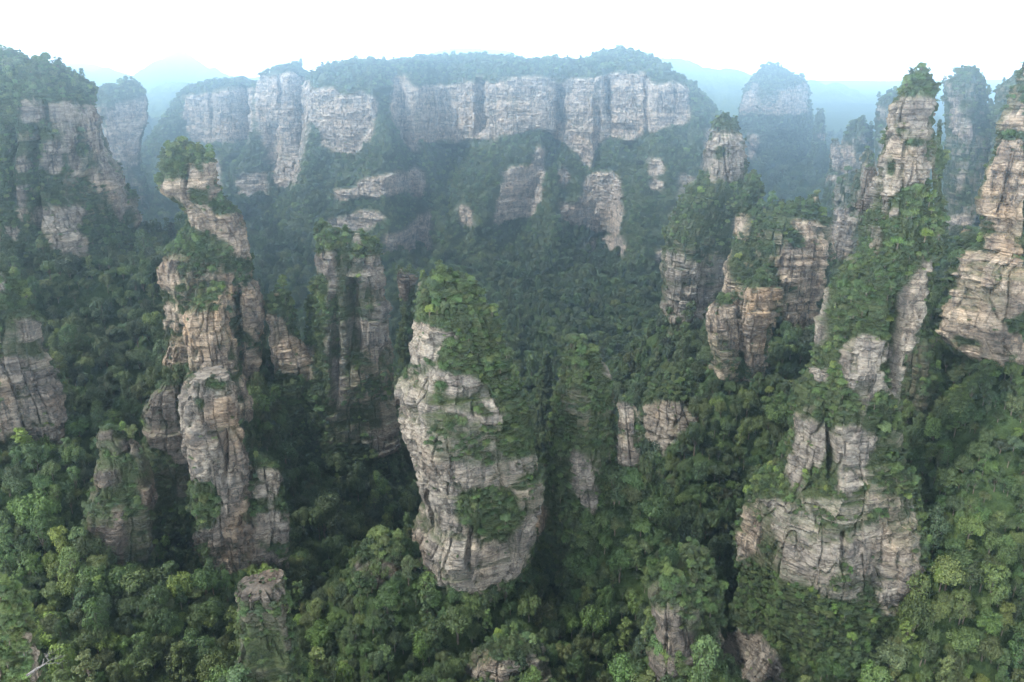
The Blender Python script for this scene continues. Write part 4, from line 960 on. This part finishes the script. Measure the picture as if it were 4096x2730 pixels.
for bi, (P, nrm, area, rock, size, nme) in enumerate(BODIES):
    r = np.random.default_rng(900 + bi)
    xs, ys, fw = project(P[:, 0], P[:, 1], P[:, 2])
    gz = ground(P[:, 0], P[:, 1])
    view = P - np.array([0, 0, CAMZ]); view /= np.linalg.norm(view, axis=1, keepdims=True)
    facing = -(view * nrm).sum(1)
    inside = (xs > -260) & (xs < 4360) & (ys > -200) & (ys < 2950) & (P[:, 2] > gz - 3)
    Dm = P[:, 1]
    # leafy ground
    base_sp = (4.3 * size + np.clip((Dm - 400) / 700, 0, 1.2) * .9) * (.42 if nme == 'rock_crag' else 1)
    top = np.clip(nrm[:, 2], 0, 1)
    patchy = vn(P[:, 0] / 9, P[:, 1] / 9, P[:, 2] / 9, 79)
    gap = np.where((patchy > .3) & (nrm[:, 2] < .3) & (nme != 'rock_crag'), .12, 1.0)
    p = area / base_sp ** 2 * np.where(facing > -.35, 1, .3) * inside
    edge = rock + (.34 if nme == 'cliff_wall' else .06) * (rock > .12) + .42 * fbm(P[:, 0] / 9, P[:, 1] / 9, P[:, 2] / 4.5, 80, 2)
    green = (edge < .5) & (nrm[:, 2] > -.5)
    sel = green & (r.random(len(P)) < p * 1.1 * gap)
    Q = P[sel]; nq = nrm[sel]; tq = top[sel]
    n = len(Q)
    s = np.clip(np.exp(r.normal(-.3, .3, n)), .35, 1.5) * (.78 + .22 * tq) * (1 - .55 * rock[sel]) * size * np.where(Q[:, 1] > 800, 1.3, 1.0) * (.8 if nme == 'rock_crag' else 1) * .92
    steep = 1 - tq
    Q = Q + nq * [1, 1, 0] * (s * (.55 * steep))[:, None]
    Q[:, 2] -= s * (1.2 + 2.2 * steep)
    pine = (r.random(n) < np.where(tq > .45, .28, .09)) & (Q[:, 1] < 2500)
    proto = np.where(pine, r.integers(6, 9, n), r.integers(0, 6, n))
    add(Q, s, s * np.where(pine, .88, r.uniform(.85, 1.1, n)), proto, colours(Q, r, .035) if nme != 'rock_crag' else r.choice([2, 2, 2, 1, 3], n), 0, bi)
    # fringe of shrubs on bare rock ledges and cracks
    ledge = (~green) & inside & (facing > -.2)
    clump = np.clip(vn(P[:, 0] / 7, P[:, 1] / 7, P[:, 2] / 5, 73) * 1.6 - .25, 0, 1)
    pr = area / 5.0 * np.where(nrm[:, 2] > .35, .30 * clump + .02, .045 * clump)
    sel = ledge & (r.random(len(P)) < pr)
    if nme != 'rock_stub' and n >= 0:
        Q = P[sel]; n = len(Q)
        add(Q - [0, 0, .3] + nrm[sel] * .1, r.uniform(.25, .6, n) * size, r.uniform(.22, .55, n) * size, r.integers(0, 4, n), colours(Q, r, .05), 1, bi)
    else:
        sel = ledge & (r.random(len(P)) < area / 5.0 * (.16 + .4 * clump))
        Q = P[sel]; n = len(Q)
        add(Q - [0, 0, .2] + nrm[sel] * .1, r.uniform(.18, .45, n), r.uniform(.2, .45, n), r.integers(0, 4, n), r.choice([0, 1, 5], n), 1, bi)
    # low bushes between the trees on leafy ground; blackish green paints in shaded gaps
    sel = green & inside & (P[:, 1] < 600) & (facing > -.2) & (r.random(len(P)) < area / 6.0 * np.where(gap < 1, .35, 1) * (5 if nme == 'rock_crag' else 1))
    Q = P[sel]; n = len(Q)
    add(Q - [0, 0, .5], r.uniform(.5, .95, n) * (.5 if nme == 'rock_crag' else 1), r.uniform(.5, 1.0, n) * (.5 if nme == 'rock_crag' else 1), r.integers(0, 4, n), r.choice([0, 5, 5], n) if nme != 'rock_crag' else r.choice([0, 1, 2, 3], n), 1, bi)

def forest_zone(y0, y1, sp, kx, smin, smax, seed, zs=1.0):
    r = np.random.default_rng(seed)
    w = y1 * kx + 60
    X, Y = np.meshgrid(np.arange(-w, w, sp * .6), np.arange(y0, y1, sp * .6))
    X = (X + r.uniform(-.48, .48, X.shape) * sp * .6).ravel(); Y = (Y + r.uniform(-.48, .48, Y.shape) * sp * .6).ravel()
    ok = np.abs(X) < Y * kx + 60
    X, Y = X[ok], Y[ok]
    Z0 = ground(X, Y)
    steep = np.sqrt(1 + ((ground(X + 1.5, Y) - Z0) / 1.5) ** 2 + ((ground(X, Y + 1.5) - Z0) / 1.5) ** 2)
    ok = r.random(len(X)) < .36 * steep
    X, Y = X[ok], Y[ok]
    Z = ground(X, Y)
    xs, ys, fw = project(X, Y, Z + 4)
    ok = (ys < 2950) & (ys > 0)
    P = np.column_stack([X, Y, Z])[ok]
    n = len(P)
    s = np.clip(np.exp(r.normal(np.log((smin + smax) * .44), .33, n)), smin * .5, smax * 1.35) * (1 + .22 * vn(P[:, 0] / 30, P[:, 1] / 30, P[:, 2] * 0, 76))
    pine = r.random(n) < .11
    P[:, 2] -= .8 * s
    add(P, s, s * zs * r.uniform(.85, 1.5, n), np.where(pine, r.integers(6, 9, n), r.integers(0, 6, n)), colours(P, r, .045), 0, -1)
forest_zone(120, 420, 5.0, .70, .65, 1.75, 1001)
forest_zone(420, 800, 6.2, .68, .9, 1.75, 1002)
forest_zone(800, 1500, 8.5, .66, 1.2, 2.0, 1003)
forest_zone(1500, 2700, 16, .62, 2.0, 3.0, 1004, .8)
A = np.concatenate(recs)
# the bright pine in the bottom left corner, and its neighbour
def spot(k, x, y, D): return place(*R(k, [(x, y)])[0], D)
px_, py_, pz_ = spot(4, 302, 1442, 150)
A = np.vstack([A, [px_, py_, pz_ - 8.6 * 1.25, 1.25, 1.25, 6, 2, 0, -1]])
px_, py_, pz_ = spot(4, 205, 1512, 150)
A = np.vstack([A, [px_, py_, pz_ - 8.6 * .95, .95, .95, 7, 1, 0, -1]])
# one bare-boned light tree per bright spot seen in the photo is recoloured, not added
rt = np.random.default_rng(77)
ROT = rt.uniform(0, 6.283, len(A))
_mx = rt.uniform(0, .5, (len(A), 1))
TINT = (PAL[A[:, 6].astype(int)] * (1 - _mx) + PAL[rt.integers(0, 4, len(A))] * _mx) * rt.uniform(.65, 1.4, (len(A), 1)) * rt.uniform(.9, 1.1, (len(A), 3))
TINT *= np.where(A[:, 8] >= 0, 1.18, np.where(A[:, 1] < 330, 1.0, .86))[:, None]  # gorge shade painted into the farther ground trees, pillar foliage lifted as if better lit
# no trees sunk inside rock or standing in front of the lens
DIST = np.sqrt(A[:, 0] ** 2 + A[:, 1] ** 2 + (A[:, 2] - CAMZ) ** 2)
keep = DIST > 95
A, ROT, TINT, DIST = A[keep], ROT[keep], TINT[keep], DIST[keep]
print("instances", len(A), round(time.time() - T0, 1))

# ------------------------------------------------------------------ which trees show largest
W_, H_ = 1024, 682
k_ = W_ / 4096.0
zb = np.full((H_, W_), 1e9, np.float32)
for P in [b[0] for b in BODIES] + [GP.reshape(-1, 3)]:
    xs, ys, fw = project(P[:, 0], P[:, 1], P[:, 2])
    ix = (xs * k_).astype(int); iy = (ys * k_).astype(int)
    for dx in (0, 1):
        for dy in (0, 1):
            a, b = ix + dx, iy + dy
            ok = (a >= 0) & (a < W_) & (b >= 0) & (b < H_) & (P[:, 1] > 60)
            np.minimum.at(zb, (b[ok], a[ok]), fw[ok].astype(np.float32))
cz = np.where(A[:, 7] == 1, 1.1, np.where(A[:, 5] >= 6, 5.2, 4.3)) * A[:, 4]
rad = np.where(A[:, 7] == 1, 1.8, np.where(A[:, 5] >= 6, 2.0, 2.9)) * A[:, 3]
xs, ys, fw = project(A[:, 0], A[:, 1], A[:, 2] + cz)
idb = np.full((H_, W_), -1, int)
order = np.argsort(-fw)
SX, SY = xs * k_, ys * k_
for i in order:
    rr_ = rad[i] * F / fw[i] * k_
    x0, x1, y0, y1 = int(SX[i] - rr_), int(SX[i] + rr_) + 1, int(SY[i] - rr_), int(SY[i] + rr_) + 1
    if x1 <= 0 or y1 <= 0 or x0 >= W_ or y0 >= H_: continue
    x0, y0, x1, y1 = max(x0, 0), max(y0, 0), min(x1, W_), min(y1, H_)
    sub = zb[y0:y1, x0:x1]
    yy_, xx_ = np.ogrid[y0:y1, x0:x1]
    m = ((xx_ + .5 - SX[i]) ** 2 + (yy_ + .5 - SY[i]) ** 2 < rr_ * rr_) & (sub > fw[i] - rad[i])
    idb[y0:y1, x0:x1][m] = i
vis = np.bincount(idb[idb >= 0], minlength=len(A))
vis_tree = np.where(A[:, 7] == 1, 0, vis)
# bright spring trees where the photo has them
LIME = [(4,40,920,1.15,'large bright lime spring tree at the left edge below the layered cliff'),(4,140,925,1.05,'bright lime round tree just right of the large lime tree at the left edge'),
        (4,165,970,1.05,'bright yellow-green low tree below the round lime tree near the left edge'),(4,265,872,1.05,'yellow-lime tree left of the small crumbling dark pillar'),
        (4,470,1412,1.05,'vivid lime tree on the dark slope left of the squat rock stub'),(4,85,1165,1.05,'light lime tree above the nearest rock crag'),
        (5,340,1480,1.15,'vivid lime tree at the bottom edge below the central pillar'),(5,225,930,1.05,'tall lime tree in the dark gully left of the central pillar'),
        (5,870,1350,1.05,'light lime tree on the slope below the tree-covered pinnacle'),(5,965,1350,1.05,'spreading lime tree right of its lime neighbour below the tree-covered pinnacle'),
        (6,722,990,1.05,'single lime tree on the ledge of the leaning pillar base'),(6,88,985,1.05,'lime tree on the slope left of the leaning pillar base'),
        (6,300,850,1.05,'pale lime tree in the ravine left of the leaning pillar'),(6,1215,1370,1.05,'lime tree on the lower right slope'),
        (6,662,1380,1.05,'lime tree on the slope under the leaning pillar base'),(6,1250,780,1.05,'lime tree on the wooded slope below the edge pillar'),
        (5,1010,1060,1.05,'lime tree in the notch right of the tree-covered pinnacle'),(5,1275,990,1.05,'lime tree in the ravine right of the slim stone column'),
        (4,950,640,1.05,'lime tree in the gully right of the flat-topped grey pillar'),(4,1190,1380,1.15,'large yellow-green tree right of the squat rock stub')]
named = {}
for (k, x, y, f, lab) in LIME:
    sx, sy = R(k, [(x, y)])[0]
    cx_, cy_ = int(sx * k_), int(sy * k_)
    best = None
    for rad_ in (1, 4, 8, 13):
        sub = idb[max(cy_ - rad_, 0):cy_ + rad_ + 1, max(cx_ - rad_, 0):cx_ + rad_ + 1].ravel()
        sub = [s for s in sub if s >= 0 and A[s, 7] == 0 and s not in named]
        if sub:
            best = max(set(sub), key=lambda q: vis_tree[q]); break
    if best is not None:
        named[best] = lab
        A[best, 3] *= f; A[best, 4] *= f; A[best, 6] = 4
        if A[best, 5] >= 6: A[best, 5] = 1
        TINT[best] = np.array((.066, .112, .027)) * (1.3 if 'vivid' in lab or 'large' in lab else 1.0)
TH_N = 298 - len(named)
cand = [i for i in np.argsort(-vis_tree) if i not in named and i < len(A)][:TH_N]
pine_corner = [len(A) - 2, len(A) - 1]
named[pine_corner[0]] = 'tall light green pine in the lower left corner beside the dead branch'
named[pine_corner[1]] = 'smaller pine left below the tall corner pine'
chosen = list(named) + [i for i in cand if i not in named]
chosen_set = set(chosen)

# ------------------------------------------------------------------ the trees that can be told apart: a thing each, trunk and crown its parts
def lod(i): return 'close' if DIST[i] < 185 else ('near' if DIST[i] < 620 else 'far')
SHORT = {}
for o in COL.objects:
    if o.get('label'): SHORT[o.name] = o['label']
BODY_OBJ = []
_names = [o for o in COL.objects if o.get('kind') != 'structure' and o.type == 'MESH']
BODY_OBJ = [o['label'] for o in _names]
PLACE_WORDS = {}
def short_place(i):
    b = int(A[i, 8])
    if b >= 0:
        return b
    # on the gorge slopes: name by part of the picture
    x, y = SX[i] / W_, SY[i] / H_
    return -1 - (int(min(x * 5, 4)) + 5 * int(min(max((y - .4) * 5, 0), 2)))
HOOKS = {
 'rock_mountain': None}
BODY_SHORT = ['the long cliff wall','the left cliff tower','the narrow cliff tower','the upper left mountain','the hazy two-humped pillar','the mushroom-headed pillar','the short ochre pillar','the flat-topped grey pillar','the dark brown rock wing','the low wooded rock shoulder','the crumbling dark pillar','the squat rock stub','the layered left cliff','the nearest corner crag','the small slab-topped pillar','the twin-spired crag','the tiny stone knob','the small dark spire','the central pillar','the low wooded knob','the tree-covered pinnacle','the slim stone column','the bottom rock step','the leafy bottom pinnacle','the small pinnacle by the chasm','the square-topped peak','the thin tree-tipped spire','the rust-streaked block','the flat-topped ochre block','the lower ochre step','the short cracked cliff','the leaning pillar','the backside ridge of the leaning pillar','the brown rock fin','the small grey turret','the right edge pillar','the wooded knob by the edge pillar','the hazy wooded pillar','the hazy dark pillar','the small gap spire','the pale hazy pillar','the hazy domed pillar','the small hazy column','the striped hazy cliff','the hazy blue mesa','the slim hazy spire','the tan rock stub']
assert len(BODY_SHORT) == len(BODIES), (len(BODY_SHORT), len(BODIES))
SLOPE_X = ['at the far left', 'left of centre', 'below the middle', 'right of centre', 'at the far right']
SLOPE_Y = ['upper gorge slope', 'middle gorge slope', 'lowest gorge slope']
clusters = {}
for i in chosen:
    if i in named: continue
    key = (short_place(i), int(A[i, 6]), 'pine' if A[i, 5] >= 6 else 'broadleaf tree')
    clusters.setdefault(key, []).append(i)
labels = dict(named)
for (pl, ci, kd), ids in clusters.items():
    where = ('on ' + BODY_SHORT[pl]) if pl >= 0 else ('on the ' + SLOPE_Y[(-1 - pl) // 5] + ' ' + SLOPE_X[(-1 - pl) % 5])
    nm = PALN[ci] + ' ' + kd
    left = list(ids)
    if len(left) == 1:
        labels[left[0]] = f'{nm} {where}'
        continue
    for word, fn in (('topmost', lambda q: -SY[q]), ('lowest', lambda q: SY[q]), ('leftmost', lambda q: -SX[q]), ('rightmost', lambda q: SX[q]), ('largest remaining', lambda q: vis[q])):
        if not left: break
        b = max(left, key=fn); left.remove(b)
        labels[b] = f'{word} {nm} {where}' if word != 'largest remaining' else f'big {nm} {where}'
    for q in left: labels[q] = f'smaller {nm} {where}'
for i in chosen:
    pr = PROTO[lod(i)][int(A[i, 5])]
    pine = A[i, 5] >= 6
    t = bpy.data.objects.new('pine_tree' if pine else 'broadleaf_tree', None)
    t.empty_display_size = .5
    COL.objects.link(t)
    t.location = A[i, :3]; t.rotation_euler = (0, 0, ROT[i]); t.scale = (A[i, 3], A[i, 3], A[i, 4])
    pl = short_place(i)
    tag(t, labels[i], 'pine tree' if pine else 'tree', ('trees on ' + BODY_SHORT[pl]) if pl >= 0 else 'trees on the ' + SLOPE_Y[(-1 - pl) // 5])
    c = bpy.data.objects.new('crown', pr['crown']); COL.objects.link(c); c.parent = t
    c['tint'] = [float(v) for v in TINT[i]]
    if pr['trunk']:
        w = bpy.data.objects.new('trunk', pr['trunk']); COL.objects.link(w); w.parent = t

# ------------------------------------------------------------------ the rest of the forest: uncountable, one object per growth form
def scatter(name, label, cat, ids, protos, idx_map):
    ids = np.asarray(ids, int)
    if not len(ids): return
    me = bpy.data.meshes.new(name)
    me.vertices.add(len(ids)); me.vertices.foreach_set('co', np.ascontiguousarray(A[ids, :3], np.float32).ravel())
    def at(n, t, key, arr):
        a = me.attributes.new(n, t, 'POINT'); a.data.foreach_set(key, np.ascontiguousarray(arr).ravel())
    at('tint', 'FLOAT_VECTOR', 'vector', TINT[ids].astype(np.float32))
    rot = np.zeros((len(ids), 3), np.float32); rot[:, 2] = ROT[ids]
    at('rot', 'FLOAT_VECTOR', 'vector', rot)
    at('scl', 'FLOAT_VECTOR', 'vector', A[ids][:, [3, 3, 4]].astype(np.float32))
    at('pick', 'INT', 'value', idx_map(A[ids, 5].astype(int)).astype(np.int32))
    ng = bpy.data.node_groups.new(name + '_growth', 'GeometryNodeTree')
    ng.interface.new_socket('Geometry', in_out='INPUT', socket_type='NodeSocketGeometry')
    ng.interface.new_socket('Geometry', in_out='OUTPUT', socket_type='NodeSocketGeometry')
    n, l = ng.nodes, ng.links
    gi, go = n.new('NodeGroupInput'), n.new('NodeGroupOutput')
    iop = n.new('GeometryNodeInstanceOnPoints')
    g2i = n.new('GeometryNodeGeometryToInstance')
    for p in protos:
        oi = n.new('GeometryNodeObjectInfo'); oi.inputs['Object'].default_value = p['whole']; oi.transform_space = 'ORIGINAL'
        l.new(oi.outputs['Geometry'], g2i.inputs[0])
    l.new(gi.outputs[0], iop.inputs['Points']); l.new(g2i.outputs[0], iop.inputs['Instance'])
    iop.inputs['Pick Instance'].default_value = True
    for an, ty, sock in (('pick', 'INT', 'Instance Index'), ('rot', 'FLOAT_VECTOR', 'Rotation'), ('scl', 'FLOAT_VECTOR', 'Scale')):
        na = n.new('GeometryNodeInputNamedAttribute'); na.data_type = ty; na.inputs['Name'].default_value = an
        l.new(na.outputs[0], iop.inputs[sock])
    l.new(iop.outputs[0], go.inputs[0])
    o = link(name, me)
    md = o.modifiers.new('growth', 'NODES'); md.node_group = ng
    tag(o, label, cat, kind='stuff')
rest = np.array([i for i in range(len(A)) if i not in chosen_set])
shr = A[rest, 7] == 1
lods = np.array([lod(i) for i in rest])
# trees this far out of the frame or behind rock that nothing shows of still cast shade, so they stay
for lo, nm in (('close', 'forest'), ('near', 'forest'), ('far', 'forest')):
    for pine in (False, True):
        ids = rest[(~shr) & (lods == lo) & ((A[rest, 5] >= 6) == pine)]
        pr = PROTO[lo][6:] if pine else PROTO[lo][:6]
        lab = {'close': 'nearest', 'near': 'dense', 'far': 'hazy distant'}[lo]
        if pine: lab += ' scattered pines ' + {'close': 'at the lower left corner', 'near': 'on the pillars and slopes', 'far': 'on the far cliffs and valley'}[lo]
        else: lab += ' broadleaf forest ' + {'close': 'along the bottom edge', 'near': 'covering the pillars and gorge slopes', 'far': 'covering the far cliffs and valley'}[lo]
        scatter(('pine_forest' if pine else 'forest'), lab, 'forest', ids, pr, (lambda a: a % 3) if pine else (lambda a: a % 6))
scatter('undergrowth', 'low green bushes and tufts in the cracks and ledges of the rock', 'undergrowth', rest[shr], PROTO['shrub'], lambda a: a % 4)

# ------------------------------------------------------------------ the dead branch at the lower left crag
def dead_tree():
    D = 104
    P2 = lambda pts: [np.array(place(*R(4, [p])[0], D + j)) for j, p in enumerate(pts)]
    root = P2([(118, 1532)])[0]
    t = bpy.data.objects.new('dead_tree', None); COL.objects.link(t); t.location = root
    tag(t, 'leafless grey dead tree leaning out from the nearest rock crag', 'dead tree')
    def br(name, pts, r0, r1, parent, wob=.25, seed=0):
        q = np.array(P2(pts)) - root
        n = 9
        tt = np.linspace(0, 1, n); k = np.linspace(0, 1, len(q))
        path = np.column_stack([np.interp(tt, k, q[:, c]) for c in range(3)])
        rr = np.random.default_rng(seed); path[1:] += rr.normal(0, wob * .25, (n - 1, 3)) 
        v, f = tube(path, np.linspace(r0, r1, n), 6)
        return link(name, mesh_of(name, v, f, [M_DEAD], smooth=True), (0, 0, 0), parent)
    tr_ = br('trunk', [(96, 1545), (128, 1522), (165, 1500)], .24, .12, t, .1)
    for i, p in enumerate([[(160,1503),(185,1485),(215,1480),(245,1467)], [(160,1503),(190,1500),(220,1497),(240,1487)], [(150,1511),(165,1480),(175,1465),(190,1455)], [(168,1475),(180,1465),(200,1452),(213,1446)], [(168,1476),(172,1462),(180,1453),(190,1450)], [(200,1481),(215,1472),(228,1470)], [(175,1492),(165,1475),(160,1463)], [(205,1498),(218,1503),(228,1500)], [(180,1489),(195,1478),(212,1466)]]):
        br('branch', p, (.075 if i < 3 else .045), .018, t, .3, i)
dead_tree()

# ------------------------------------------------------------------ the hazy air
def haze_box():
    x0, x1, y0, y1, z0, z1 = -8600., 8600., -400., 9300., -60., CAMZ + 110.
    v = [(x, y, z) for z in (z0, z1) for x, y in ((x0, y0), (x1, y0), (x1, y1), (x0, y1))]
    f = [(0, 3, 2, 1), (4, 5, 6, 7), (0, 1, 5, 4), (1, 2, 6, 5), (2, 3, 7, 6), (3, 0, 4, 7)]
    m = bpy.data.materials.new('hazy_air'); m.use_nodes = True
    N, L = m.node_tree.nodes, m.node_tree.links
    N.remove(N['Principled BSDF'])
    pv = N.new('ShaderNodeVolumePrincipled')
    pv.inputs['Color'].default_value = (*HAZE_COLOR, 1)
    pv.inputs['Density'].default_value = HAZE_DENSITY
    pv.inputs['Anisotropy'].default_value = .84
    L.new(pv.outputs[0], N['Material Output'].inputs['Volume'])
    o = link('haze', mesh_of('haze', v, f, [m]))
    tag(o, 'thin bluish haze filling the gorge and veiling the far cliffs', 'haze', kind='stuff')
haze_box()
print("done", round(time.time() - T0, 1), len(COL.objects))
